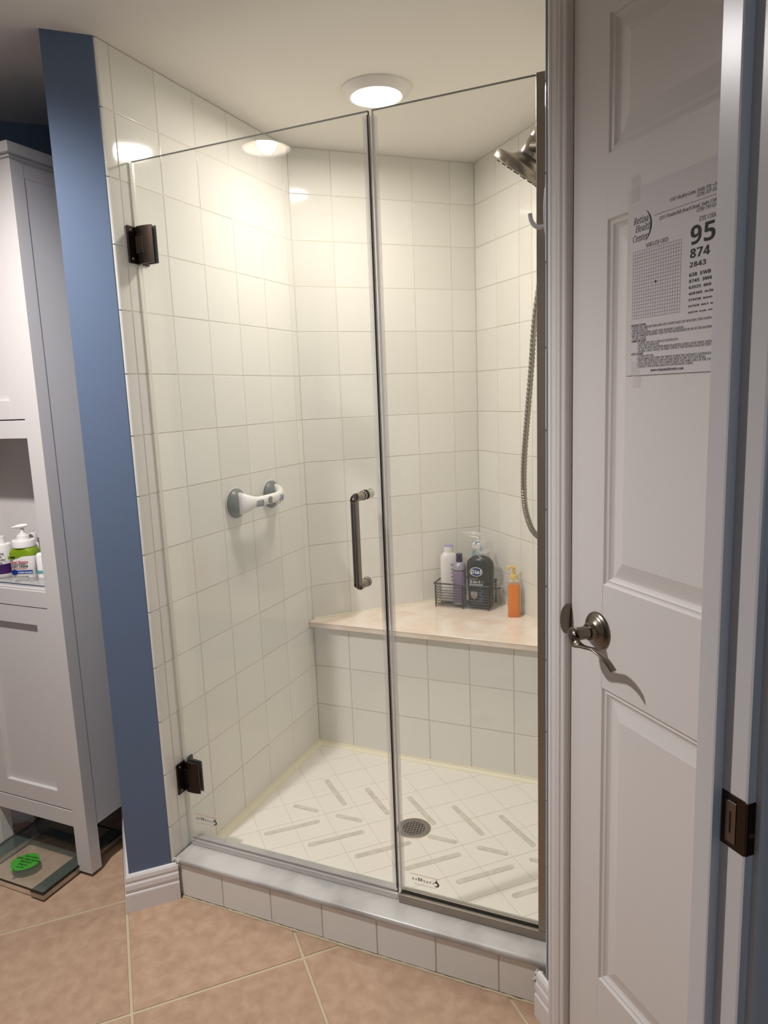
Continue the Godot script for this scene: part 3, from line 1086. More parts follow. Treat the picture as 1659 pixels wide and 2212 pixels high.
func hinge(parent: Node3D, y: float, m: Material):
	# wall leaf, front and rear clamp plates, the knuckle between
	var st := st0()
	rbox(st, Vector3(0.0004, y - 0.045, GZ - 0.034), Vector3(0.0055, y + 0.045, GZ + 0.036), 0.0012)
	var h := obj("hinge", st, m, parent)
	st = st0()
	# front plate with a swelling face: section in (x, z), raised
	var sec := PackedVector2Array([Vector2(0.008, 0.0055), Vector2(0.056, 0.0055), Vector2(0.0565, 0.0085), Vector2(0.050, 0.0105), Vector2(0.038, 0.0122), Vector2(0.026, 0.0125), Vector2(0.016, 0.0117), Vector2(0.008, 0.0095)])
	prism(st, sec, y - 0.045, y + 0.045, Transform3D(Basis(Vector3.RIGHT, Vector3.BACK, Vector3.UP), Vector3(0, 0, GZ)), true)
	obj("clamp_plate", st, m, h)
	st = st0()
	prism(st, sec, y - 0.045, y + 0.045, Transform3D(Basis(Vector3.RIGHT, Vector3.FORWARD, Vector3.UP), Vector3(0, 0, GZ)), true)
	obj("clamp_plate", st, m, h)
	st = st0()
	rbox(st, Vector3(0.004, y - 0.023, GZ - 0.013), Vector3(0.031, y + 0.023, GZ + 0.0145), 0.003)
	obj("knuckle", st, m, h)
	st = st0()
	for s in [-1.0, 1.0]:
		rbox(st, Vector3(0.012, y + s * 0.0245 - 0.0006, GZ + 0.004), Vector3(0.0325, y + s * 0.0245 + 0.0006, GZ + 0.0136), 0.0)
	rbox(st, Vector3(0.0075, y - 0.0445, GZ - 0.0056), Vector3(0.0552, y + 0.0445, GZ - 0.0049), 0.0)
	rbox(st, Vector3(0.0075, y - 0.0445, GZ + 0.0049), Vector3(0.0552, y + 0.0445, GZ + 0.0056), 0.0)
	obj("gasket", st, M.black_gasket, h)
	st = st0()
	for s in [-0.034, 0.034]:
		for q in [-0.022, 0.024]:
			lathe(st, [Vector2(0, 0), Vector2(0.0042, 0), Vector2(0.0036, 0.0014), Vector2(0.0012, 0.0016), Vector2(0, 0.0006)], 14, Transform3D(Basis(Vector3.UP, Vector3.RIGHT, Vector3.FORWARD), Vector3(0.0054, y + s, GZ + q)))
	obj("screw", st, M.satin_pewter, h)

func logo(parent: Node3D, x: float, y: float, w: float):
	# printed on the inner face, so it reads backwards from outside
	var n := Node3D.new()
	n.name = "etched_logo"
	parent.add_child(n, true)
	n.position = Vector3(x, y, GZ - 0.0056)
	n.basis = Basis(Vector3.LEFT, Vector3.UP, Vector3.FORWARD)
	var s := w / 0.076
	var st := st0()
	rbox(st, Vector3(-0.038, 0.0125, -0.0002) * s, Vector3(0.038, 0.0133, 0.0002) * s, 0.0)
	rbox(st, Vector3(-0.030, -0.0132, -0.0002) * s, Vector3(0.028, -0.0126, 0.0002) * s, 0.0)
	obj("red_rule", st, M.red_ink, n)
	st = st0()
	var drop := PackedVector2Array()
	for k in 25:
		var a := PI * 0.5 + 0.55 + (TAU - 1.1) * k / 24
		drop.append(Vector2(cos(a), sin(a)) * 0.0072)
	drop.append(Vector2(0, 0.0125))
	var bite := PackedVector2Array()
	for k in 20:
		bite.append(Vector2(0.0020, -0.0006) + Vector2.from_angle(TAU * k / 20) * 0.0043)
	bite = Geometry2D.merge_polygons(bite, PackedVector2Array([Vector2(0.002, -0.0032), Vector2(0.012, -0.0032), Vector2(0.012, 0.0022), Vector2(0.002, 0.0022)]))[0]
	for q in Geometry2D.clip_polygons(drop, bite):
		if not Geometry2D.is_polygon_clockwise(q):
			prism(st, q, -0.0002, 0.0002, Transform3D(Basis().scaled(Vector3.ONE * s), Vector3(-0.0310, -0.002, 0) * s))
	obj("drop_mark", st, M.navy_ink, n)
	var xx := -0.0215
	for ch in [["L", 0.0075], ["E", 0.0075], ["A", 0.0075], ["R", 0.0075], ["M", 0.0125], ["A", 0.0075], ["X", 0.0085]]:
		txt(n, "letter", ch[0], ch[1] * s, Vector3(xx, -0.0005 + (0.0015 if ch[0] == "M" else 0.0), 0) * s, M.navy_ink, "Droid Sans", true, HORIZONTAL_ALIGNMENT_CENTER, 1.15)
		xx += {"L": 0.0072, "E": 0.0078, "A": 0.0082, "R": 0.0105, "M": 0.0108, "X": 0.0}[ch[0]]

func shower_glass():
	var d := thing("shower_door", "frameless glass shower door with two bronze hinges and a pull handle", "shower door", Vector3(0, 0, 0))
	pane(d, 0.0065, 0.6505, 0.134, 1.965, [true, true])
	hinge(d, 1.766, M.dark_bronze)
	hinge(d, 0.330, M.dark_bronze)
	var st := st0()
	rbox(st, Vector3(0.008, 0.1185, GZ - 0.0075), Vector3(0.650, 0.1345, GZ + 0.0075), 0.001)
	for k in 3:
		rbox(st, Vector3(0.008, 0.1215 + 0.0058 * k, GZ + 0.0070), Vector3(0.650, 0.1228 + 0.0058 * k, GZ + 0.0092), 0.0004)
	rbox(st, Vector3(0.008, 0.134, GZ + 0.0052), Vector3(0.650, 0.150, GZ + 0.0066), 0.0004)
	obj("bottom_sweep", st, M.clear_seal, d)
	st = st0()
	rbox(st, Vector3(0.6385, 0.150, GZ + 0.0052), Vector3(0.651, 1.955, GZ + 0.0066), 0.0005)
	rbox(st, Vector3(0.6385, 0.150, GZ - 0.0066), Vector3(0.651, 1.955, GZ - 0.0052), 0.0005)
	obj("edge_seal", st, M.clear_seal, d)
	st = st0()
	rbox(st, Vector3(0.6492, 0.150, GZ - 0.0052), Vector3(0.6516, 1.955, GZ + 0.0078), 0.0003)
	obj("dark_seal_line", st, M.black_gasket, d)
	# pull handle: round bar with mitred corners on two posts
	var hx := 0.603
	var h := Node3D.new()
	h.name = "pull_handle"
	d.add_child(h)
	st = st0()
	var r := 0.0098
	var zb := GZ + 0.054
	var ring := func(c: Vector3, nrm: Vector3, t: Vector3) -> Array:
		# an oblique cut through the bar at a mitre
		var out := []
		for k in 20:
			var a := TAU * k / 20
			var x := Vector3.RIGHT
			var y := t.cross(x).normalized()
			var p := x * cos(a) * r + y * sin(a) * r
			p -= t * (p.dot(nrm) / t.dot(nrm))
			out.append(c + p)
		return out
	var yt := 1.1465
	var yb := 0.9405
	var top := Vector3(hx, yt, zb)
	var bot := Vector3(hx, yb, zb)
	skin(st, [ring.call(top, Vector3(0, 1, 1).normalized(), Vector3.DOWN), ring.call(bot, Vector3(0, -1, 1).normalized(), Vector3.DOWN)], false, false)
	skin(st, [ring.call(Vector3(hx, yt, GZ + 0.012), Vector3.BACK, Vector3.BACK), ring.call(top, Vector3(0, 1, 1).normalized(), Vector3.BACK)], true, false)
	skin(st, [ring.call(Vector3(hx, yb, GZ + 0.012), Vector3.BACK, Vector3.BACK), ring.call(bot, Vector3(0, -1, 1).normalized(), Vector3.BACK)], true, false)
	obj("bar", st, M.brushed_nickel, h)
	for y in [yt, yb]:
		var front := Transform3D(Basis(Vector3.RIGHT, Vector3.BACK, Vector3.DOWN), Vector3(hx, y, GZ + 0.005))
		st = st0()
		lathe(st, [Vector2(0, 0), Vector2(0.0118, 0), Vector2(0.0118, 0.0022), Vector2(0, 0.0022)], 28, front)
		obj("washer", st, M.black_gasket, h)
		st = st0()
		lathe(st, [Vector2(0, 0.0022), Vector2(0.0112, 0.0022), Vector2(0.0115, 0.003), Vector2(0.0115, 0.0068), Vector2(0.0108, 0.0078), Vector2(0, 0.0078)], 28, front)
		obj("post_collar", st, M.chrome, h)
	# knob of the upper post on the inside of the glass
	var back := Transform3D(Basis(Vector3.RIGHT, Vector3.FORWARD, Vector3.UP), Vector3(hx, yt, GZ - 0.005))
	st = st0()
	lathe(st, [Vector2(0, 0), Vector2(0.0118, 0), Vector2(0.0118, 0.002), Vector2(0.0108, 0.002), Vector2(0.0108, 0.013), Vector2(0.0118, 0.015), Vector2(0.0118, 0.026), Vector2(0.0105, 0.028), Vector2(0, 0.0285)], 28, back)
	obj("inner_knob", st, M.chrome, h)
	logo(d, 0.056, 0.1955, 0.076)
	# fixed panel
	var f := thing("fixed_glass_panel", "fixed clear glass panel held in brushed metal channels beside the shower door", "glass panel")
	pane(f, 0.659, 1.010, 0.128, 1.965, [true, false])
	st = st0()
	rbox(st, Vector3(0.657, 0.1172, GZ + 0.0056), Vector3(1.0385, 0.1405, GZ + 0.0150), 0.0012)
	rbox(st, Vector3(0.657, 0.1172, GZ - 0.0150), Vector3(1.0385, 0.1405, GZ - 0.0056), 0.0012)
	rbox(st, Vector3(0.657, 0.1172, GZ - 0.0056), Vector3(1.0385, 0.1215, GZ + 0.0056), 0.0)
	obj("sill_channel", st, M.channel_nickel, f)
	st = st0()
	rbox(st, Vector3(1.006, 0.1410, GZ + 0.0056), Vector3(1.0385, 1.9635, GZ + 0.0150), 0.0012)
	rbox(st, Vector3(1.006, 0.1410, GZ - 0.0150), Vector3(1.0385, 1.9635, GZ - 0.0056), 0.0012)
	rbox(st, Vector3(1.012, 0.1410, GZ - 0.0056), Vector3(1.0385, 1.9635, GZ + 0.0056), 0.0)
	obj("wall_channel", st, M.channel_nickel, f)
	st = st0()
	rbox(st, Vector3(0.660, 0.1405, GZ + 0.0050), Vector3(1.006, 0.1425, GZ + 0.0062), 0.0)
	obj("gasket", st, M.black_gasket, f)
	st = st0()
	rbox(st, Vector3(0.6535, 0.150, GZ - 0.0045), Vector3(0.659, 1.955, GZ + 0.0075), 0.001)
	rbox(st, Vector3(0.659, 0.150, GZ + 0.0052), Vector3(0.6675, 1.955, GZ + 0.0068), 0.0005)
	rbox(st, Vector3(0.659, 0.150, GZ - 0.0068), Vector3(0.6675, 1.955, GZ - 0.0052), 0.0005)
	obj("edge_seal", st, M.clear_seal, f)
	logo(f, 0.7205, 0.1785, 0.076)

# ------------------------------------------------------------------ lamps
func ceiling_lamps():
	var t := thing("ceiling_lamp", "round white lit lamp on the ceiling inside the shower", "ceiling lamp", Vector3(0.452, CEIL, 0.262))
	var st := st0()
	lathe(st, [Vector2(0.070, -0.020), Vector2(0.074, -0.0215), Vector2(0.078, -0.0205), Vector2(0.088, -0.0125), Vector2(0.098, -0.005), Vector2(0.1005, -0.0015), Vector2(0.1005, 0.0), Vector2(0.070, 0.0), Vector2(0.070, -0.020)], 64)
	obj("trim_ring", st, M.plastic_white, t)
	st = st0()
	lathe(st, [Vector2(0, -0.0178), Vector2(0.0705, -0.0178), Vector2(0.0705, -0.001), Vector2(0, -0.001)], 64)
	obj("glowing_lens", st, M.lamp_glow, t)
	# the light leaves the lens as a disc, made of strips
	var n := 7
	var total := 0.0
	var strips_ := []
	var rad := 0.068
	for k in n:
		var z := -rad + (k + 0.5) * 2.0 * rad / n
		var x := sqrt(rad * rad - z * z)
		strips_.append([z, x * 2.0])
		total += x * 2.0
	for s in strips_:
		area(t, "lens_light", Vector3(0, -0.0186, s[0]), Vector2(s[1], 2.0 * rad / n), LED_ENERGY * s[1] / total, LED_COLOR)
	# recessed lamp out in the bathroom
	t = thing("recessed_lamp", "recessed ceiling lamp with white ribbed baffle in the bathroom", "ceiling lamp", CANPOS)
	st = st0()
	lathe(st, [Vector2(0.0765, -0.0015), Vector2(0.078, -0.004), Vector2(0.092, -0.004), Vector2(0.0955, -0.002), Vector2(0.096, 0.0), Vector2(0.0765, 0.0)], 64)
	obj("trim_ring", st, M.plastic_white, t)
	st = st0()
	var prof := [Vector2(0.0785, -0.001), Vector2(0.0785, 0.074), Vector2(0.062, 0.074)]
	for k in 12:
		var y := 0.072 - 0.006 * k
		var rr := lerpf(0.062, 0.0762, float(k) / 12)
		prof.append(Vector2(rr - 0.0012, y))
		prof.append(Vector2(rr + 0.0006, y - 0.0042))
	prof.append(Vector2(0.0765, -0.001))
	prof.append(Vector2(0.0785, -0.001))
	lathe(st, prof, 64)
	obj("ribbed_baffle", st, M.baffle_white, t)
	st = st0()
	lathe(st, [Vector2(0, 0.048), Vector2(0.034, 0.050), Vector2(0.050, 0.058), Vector2(0.0545, 0.072), Vector2(0, 0.074)], 40)
	obj("bulb", st, M.bulb_glow, t)
	var l := SpotLight3D.new()
	l.name = "bulb_light"
	l.light_energy = CAN_ENERGY
	l.light_color = CAN_COLOR
	l.light_size = 0.03
	l.spot_range = 12.0
	l.spot_attenuation = 2.0
	l.spot_angle = 80.0
	l.spot_angle_attenuation = 1.0
	l.shadow_enabled = true
	t.add_child(l)
	l.position = Vector3(0, 0.012, 0)
	l.rotation.x = -PI / 2

# ------------------------------------------------------------------ cabinet
func cabinet():
	var x0 := -0.715
	var x1 := -0.290
	var zf := 0.873
	var zb := 0.727
	var t := thing("linen_cabinet", "tall white freestanding cabinet with panelled doors and an open shelf", "cabinet", Vector3((x0 + x1) / 2, 0, (zf + zb) / 2))
	var o := t.position
	var m: Material = M.cabinet_paint
	var add := func(called: String, lo: Vector3, hi: Vector3, r := 0.0012, parent: Node3D = null) -> MeshInstance3D:
		return bpart(called, parent if parent else t, m, lo - o, hi - o, r)
	var pw := 0.054
	# posts at the four corners
	for q in [[x0, zf - 0.040], [x1 - pw, zf - 0.040]]:
		add.call("corner_post", Vector3(q[0], 0.010, q[1]), Vector3(q[0] + pw, 1.997, q[1] + 0.040))
	for q in [x0, -0.476]:
		add.call("rear_leg", Vector3(q, 0.0, zb), Vector3(q + 0.030, 0.155, zb + 0.010))
	for q in [[x0, zf - 0.040], [x1 - pw, zf - 0.040]]:
		var st := st0()
		lathe(st, [Vector2(0, 0), Vector2(0.013, 0), Vector2(0.013, 0.012), Vector2(0, 0.012)], 16, Transform3D(Basis(), Vector3(q[0] + pw / 2, 0, q[1] + 0.018) - o))
		obj("foot_pad", st, M.rubber, t)
	# side panels, set back a little between the posts
	add.call("side_panel", Vector3(x1 - 0.018, 0.149, zb), Vector3(x1 - 0.0015, 1.985, zf - 0.038), 0.0)
	add.call("side_panel", Vector3(x0 + 0.0015, 0.149, zb), Vector3(x0 + 0.018, 1.985, zf - 0.038), 0.0)
	add.call("side_rail", Vector3(x1 - 0.018, 1.955, zb), Vector3(x1 - 0.0005, 1.997, zf - 0.038), 0.001)
	add.call("back_panel", Vector3(x0 + 0.02, 0.149, zb + 0.002), Vector3(x1 - 0.02, 1.99, zb + 0.008), 0.0)
	# horizontal members
	var xa := x0 + pw - 0.003
	var xb := x1 - pw + 0.003
	add.call("bottom_rail", Vector3(xa, 0.149, zf - 0.024), Vector3(xb, 0.199, zf - 0.003))
	add.call("middle_rail", Vector3(xa, 0.818, zf - 0.024), Vector3(xb, 0.866, zf - 0.003))
	add.call("upper_rail", Vector3(xa, 1.294, zf - 0.024), Vector3(xb, 1.343, zf - 0.003))
	add.call("top_rail", Vector3(xa, 1.95, zf - 0.024), Vector3(xb, 1.997, zf - 0.003))
	add.call("bottom_board", Vector3(x0 + 0.01, 0.165, zb + 0.004), Vector3(x1 - 0.01, 0.182, zf - 0.02), 0.0)
	add.call("open_shelf", Vector3(x0 + 0.01, 0.856, zb + 0.004), Vector3(x1 - 0.01, 0.872, zf - 0.006), 0.001)
	add.call("shelf_ceiling", Vector3(x0 + 0.01, 1.300, zb + 0.004), Vector3(x1 - 0.01, 1.316, zf - 0.02), 0.0)
	# crown
	var st := st0()
	rbox(st, Vector3(x0 - 0.016, 2.003, zb - 0.001) - o, Vector3(x1 + 0.016, 2.030, zf + 0.016) - o, 0.003)
	rbox(st, Vector3(x0 - 0.006, 1.995, zb) - o, Vector3(x1 + 0.006, 2.004, zf + 0.006) - o, 0.003)
	obj("crown", st, m, t)
	# doors: frame proud of a sunk panel
	for dd in [[0.202, 0.816], [1.346, 1.948]]:
		var a: float = dd[0]
		var b: float = dd[1]
		var dx0 := x0 + pw + 0.002
		var dx1 := x1 - pw - 0.002
		var f: float = zf - 0.004
		st = st0()
		var fw := 0.052
		rbox(st, Vector3(dx0, a, f - 0.018) - o, Vector3(dx0 + fw, b, f) - o, 0.0012)
		rbox(st, Vector3(dx1 - fw, a, f - 0.018) - o, Vector3(dx1, b, f) - o, 0.0012)
		rbox(st, Vector3(dx0 + fw - 0.001, a, f - 0.018) - o, Vector3(dx1 - fw + 0.001, a + fw, f) - o, 0.0012)
		rbox(st, Vector3(dx0 + fw - 0.001, b - fw, f - 0.018) - o, Vector3(dx1 - fw + 0.001, b, f) - o, 0.0012)
		var door := obj("cabinet_door", st, m, t)
		st = st0()
		rbox(st, Vector3(dx0 + fw - 0.004, a + fw - 0.004, f - 0.018) - o, Vector3(dx1 - fw + 0.004, b - fw + 0.004, f - 0.0115) - o, 0.0)
		obj("door_panel", st, m, door)

# ------------------------------------------------------------------ shower fittings
func shower_fittings():
	# drain
	var t := thing("floor_drain", "round steel shower drain with a grid of square holes", "drain", Vector3(0.5425, PAN - 0.003, 0.389))
	var st := st0()
	lathe(st, [Vector2(0.0340, 0.0005), Vector2(0.052, 0.0005), Vector2(0.0525, 0.0035), Vector2(0.0505, 0.0050), Vector2(0.0345, 0.0044), Vector2(0.0340, 0.0005)], 48)
	obj("flange", st, M.drain_steel, t)
	st = st0()
	var b45 := Transform3D(Basis(Vector3.UP, 0.15), Vector3.ZERO)
	for k in range(-3, 4):
		var x := k * 0.0092
		var l := sqrt(0.0345 * 0.0345 - x * x)
		rbox(st, Vector3(x - 0.0014, 0.0028, -l), Vector3(x + 0.0014, 0.0042, l), 0.0004, b45)
		rbox(st, Vector3(-l, 0.0027, x - 0.0014), Vector3(l, 0.0041, x + 0.0014), 0.0004, b45)
	obj("grate", st, M.drain_steel, t)
	st = st0()
	lathe(st, [Vector2(0, 0.0019), Vector2(0.0342, 0.0019), Vector2(0.0342, 0.0023), Vector2(0, 0.0023)], 32)
	obj("sump_shade", st, M.hole_shade, t)  # thin black disc painted for the shade below the grate
	st = st0()
	lathe(st, [Vector2(0.0525, 0.0022), Vector2(0.0545, 0.0030), Vector2(0.0562, 0.0032), Vector2(0.0552, 0.0036), Vector2(0.0525, 0.0036)], 48)
	obj("caulk_ring", st, M.caulk, t)
	# shower head on its arm
	t = thing("rain_showerhead", "brushed metal shower head on an arm high on the right shower wall", "shower head", Vector3(1.04, 1.93, 0.45))
	var o := t.position
	var face_n := Vector3(-0.62, -0.785, -0.072).normalized()
	var inpl := Vector3(0.785, -0.62, 0.0)
	inpl = (inpl - face_n * inpl.dot(face_n)).normalized()
	var c := Vector3(0.9005, 1.884, 0.45) - o
	var disc := Transform3D(Basis(inpl, -face_n, inpl.cross(-face_n)), c)
	st = st0()
	lathe(st, [Vector2(0, -0.004), Vector2(0.072, -0.004), Vector2(0.0752, -0.002), Vector2(0.0758, 0.0), Vector2(0.0758, 0.016), Vector2(0.0745, 0.0182), Vector2(0.070, 0.0192), Vector2(0.046, 0.0235), Vector2(0.036, 0.030), Vector2(0.031, 0.036), Vector2(0, 0.036)], 56, disc)
	var head := obj("spray_disc", st, M.brushed_nickel, t)
	st = st0()
	for rr in [[0.062, 18], [0.048, 14], [0.030, 9], [0.014, 4]]:
		for k in rr[1]:
			var a: float = TAU * k / rr[1]
			lathe(st, [Vector2(0, -0.0062), Vector2(0.0018, -0.006), Vector2(0.0026, -0.004), Vector2(0, -0.004)], 8, disc * Transform3D(Basis(), Vector3(cos(a), 0, sin(a)) * rr[0]))
	obj("nozzles", st, M.rubber, head)
	st = st0()
	lathe(st, [Vector2(0, 0.034), Vector2(0.0262, 0.034), Vector2(0.0262, 0.0405), Vector2(0, 0.0405)], 32, disc)
	obj("swivel_gasket", st, M.black_gasket, t)
	st = st0()
	lathe(st, [Vector2(0, 0.040), Vector2(0.0275, 0.040), Vector2(0.028, 0.041), Vector2(0.028, 0.077), Vector2(0.0275, 0.0775), Vector2(0.0275, 0.0785), Vector2(0.028, 0.079), Vector2(0.0275, 0.102), Vector2(0.026, 0.1045), Vector2(0, 0.105)], 40, disc)
	obj("diverter_body", st, M.brushed_nickel, t)
	st = st0()
	var d0 := disc * Vector3(0, 0.060, 0.022)
	tube(st, curve([d0, Vector3(-0.060, -0.012, 0.055), Vector3(-0.030, 0.010, 0.040), Vector3(0.001, 0.02, 0.02)], 6), 0.0125, 20)
	obj("arm", st, M.brushed_nickel, t)
	st = st0()
	lathe(st, [Vector2(0, 0), Vector2(0.030, 0), Vector2(0.030, 0.004), Vector2(0.016, 0.010), Vector2(0, 0.011)], 32, Transform3D(Basis(Vector3.UP, Vector3.LEFT, Vector3.BACK), Vector3(-0.0005, 0.02, 0.02)))
	obj("wall_flange", st, M.brushed_nickel, t)
	# hose
	var pts := curve([Vector3(0.985, 1.84, 0.455), Vector3(0.958, 1.70, 0.45), Vector3(0.934, 1.545, 0.45), Vector3(0.924, 1.42, 0.45), Vector3(0.9135, 1.30, 0.45), Vector3(0.905, 1.19, 0.45), Vector3(0.905, 1.095, 0.45), Vector3(0.914, 1.045, 0.45), Vector3(0.930, 1.010, 0.45), Vector3(0.960, 0.990, 0.45), Vector3(0.992, 1.01, 0.452), Vector3(1.010, 1.09, 0.455), Vector3(1.014, 1.20, 0.458)], 34)
	var rad := []
	for i in pts.size():
		rad.append(0.0078 if i % 3 != 2 else 0.0062)
	t = thing("shower_hose", "ribbed metal shower hose hanging in a loop by the right shower wall", "hose", Vector3(0.96, 0.99, 0.45))
	var pl := []
	for p in pts:
		pl.append(p - t.position)
	st = st0()
	tube(st, pl, rad, 12)
	obj("ribbed_hose", st, M.brushed_nickel, t)
	st = st0()
	tube(st, [pl[pl.size() - 1], pl[pl.size() - 1] + Vector3(0.004, 0.035, 0)], 0.010, 14)
	obj("end_nut", st, M.brushed_nickel, t)
	st = st0()
	tube(st, [pl[0], pl[0] + Vector3(0.004, 0.03, 0)], 0.010, 14)
	obj("end_nut", st, M.brushed_nickel, t)
	t = thing("hand_shower", "slim hand shower clipped to the shower wall", "hand shower", Vector3(1.04, 1.25, 0.46))
	st = st0()
	tube(st, [Vector3(-0.024, 0.0, 0), Vector3(-0.027, 0.10, 0), Vector3(-0.032, 0.19, 0)], [0.0115, 0.0125, 0.011], 18)
	obj("grip", st, M.brushed_nickel, t)
	st = st0()
	lathe(st, [Vector2(0, -0.002), Vector2(0.026, -0.002), Vector2(0.028, 0.004), Vector2(0.018, 0.018), Vector2(0, 0.021)], 28, Transform3D(Basis(Vector3.UP, Vector3.RIGHT, Vector3.FORWARD), Vector3(-0.046, 0.205, 0)))
	obj("spray_face", st, M.brushed_nickel, t)
	st = st0()
	rbox(st, Vector3(-0.026, 0.115, -0.012), Vector3(0.0, 0.150, 0.012), 0.004)
	obj("holder", st, M.brushed_nickel, t)

func strip_mesh(len_: float) -> Mesh:
	var st := st0()
	var poly := PackedVector2Array()
	var r := 0.0088
	for k in 13:
		var a := -PI / 2 + PI * k / 12
		poly.append(Vector2(len_ / 2 - r + r * cos(a), r * sin(a)))
	for k in 13:
		var a := PI / 2 + PI * k / 12
		poly.append(Vector2(-len_ / 2 + r + r * cos(a), r * sin(a)))
	prism(st, poly, 0.0, 0.0009, Transform3D(Basis(Vector3.RIGHT, Vector3.FORWARD, Vector3.UP), Vector3.ZERO), true)
	return st.commit()

func strips():
	var list := []
	for k in 6:
		list.append([Vector2(0.153 + 0.1555 * k, 0.233), Vector2(0.283 + 0.1555 * k, 0.347), "grey anti-slip strip in the diagonal row between drain and bench", "anti-slip strips nearest the bench"])
	for k in 6:
		list.append([Vector2(0.120 + 0.155 * k, 0.578), Vector2(0.250 + 0.155 * k, 0.456), "grey anti-slip strip in the diagonal row between drain and threshold", "anti-slip strips nearest the threshold"])
	for x in [[0.129, 0.215], [0.285, 0.373], [0.601, 0.684], [0.753, 0.840], [0.908, 0.995]]:
		list.append([Vector2(x[0], 0.41), Vector2(x[1], 0.41), "short grey anti-slip strip in the middle row beside the drain", "short anti-slip strips in line with the drain"])
	var cache := {}
	for e in list:
		var a: Vector2 = e[0]
		var b: Vector2 = e[1]
		if b.x > 1.03:
			continue
		var l := 0.178 if (b - a).length() > 0.12 else 0.094
		if not cache.has(l):
			cache[l] = strip_mesh(l)
		var o := MeshInstance3D.new()
		o.mesh = cache[l]
		o.material_override = M.strip
		o.name = numbered("anti_slip_strip")
		add_child(o)
		o.position = Vector3((a.x + b.x) / 2, PAN + 0.0001, (a.y + b.y) / 2)
		o.rotation.y = -(b - a).angle()
		tag(o, e[2], "grip strip", e[3])

func grab_bar():
	var t := thing("grab_bar", "white and grey suction grab bar stuck to the left shower wall", "grab bar", Vector3(0.0, 1.060, 0.338))
	var cup := Basis(Vector3.UP, Vector3.RIGHT, Vector3.FORWARD)     # local y -> out of the wall
	for z in [0.100, -0.100]:
		var xf := Transform3D(cup, Vector3(0.0002, 0, z))
		var st := st0()
		lathe(st, [Vector2(0, 0), Vector2(0.0485, 0), Vector2(0.0488, 0.0016), Vector2(0.0465, 0.003), Vector2(0, 0.003)], 48, xf)
		var lip := obj("suction_lip", st, M.plastic_white, t)
		st = st0()
		lathe(st, [Vector2(0, 0.003), Vector2(0.0458, 0.003), Vector2(0.0462, 0.0085), Vector2(0.0435, 0.012), Vector2(0.036, 0.021), Vector2(0.026, 0.028), Vector2(0, 0.030)], 48, xf)
		obj("suction_cup", st, M.plastic_grey, t)
	var rings := []
	var path := curve([Vector3(0.016, 0, 0.104), Vector3(0.036, 0, 0.098), Vector3(0.052, 0.0, 0.078), Vector3(0.059, 0, 0.046), Vector3(0.061, 0, 0.0), Vector3(0.059, 0, -0.046), Vector3(0.052, 0, -0.078), Vector3(0.036, 0, -0.098), Vector3(0.016, 0, -0.104)], 6)
	for i in path.size():
		var tt: Vector3 = (path[mini(i + 1, path.size() - 1)] - path[maxi(i - 1, 0)]).normalized()
		var f := absf(float(i) / (path.size() - 1) - 0.5) * 2.0
		var tall := lerpf(0.0155, 0.035, smoothstep(0.28, 0.95, f))
		var thick := lerpf(0.0125, 0.017, smoothstep(0.3, 0.9, f))
		rings.append(ring_at(path[i], Vector3.UP, tt.cross(Vector3.UP).normalized(), tall, thick, 28, 2.3))
	var st := st0()
	skin(st, rings)
	obj("handle", st, M.plastic_white, t)
	for s in [1.0, -1.0]:
		st = st0()
		var bz := Basis(Vector3.UP, -0.40 * s)
		var at := Vector3(0.0665, -0.003, 0.069 * s)
		rbox(st, Vector3(-0.006, -0.0120, -0.023), Vector3(0.0008, 0.0120, 0.021), 0.004, Transform3D(bz, at))
		var rec := obj("lever_recess", st, M.recess_grey, t)
		st = st0()
		rbox(st, Vector3(-0.002, -0.0085, -0.019), Vector3(0.0040, 0.0085, 0.0105), 0.0025, Transform3D(bz, at))
		var lev := obj("release_lever", st, M.plastic_grey, t)
		st = st0()
		for k in 4:
			var zz := -0.012 + 0.006 * k
			tube(st, [Transform3D(bz, at) * Vector3(0.0041, 0.0055, zz), Transform3D(bz, at) * Vector3(0.0041, 0, zz + 0.003), Transform3D(bz, at) * Vector3(0.0041, -0.0055, zz)], 0.0006, 6)
		obj("chevron", st, M.plastic_white, lev)
	# printed warning on the middle of the handle
	for k in 6:
		txt(t, "printed_line", ["WARNING", "HOLD GRAB BAR", "CHECK EACH USE", "NOT FOR TILE", "GROUT LINES", "WIPE SURFACE"][k], 0.0036, Vector3(0.0738, 0.009 - 0.0036 * k, 0.012), M.ink_soft, "Droid Sans", true, HORIZONTAL_ALIGNMENT_CENTER, 0.9, Basis(Vector3.UP, PI / 2))

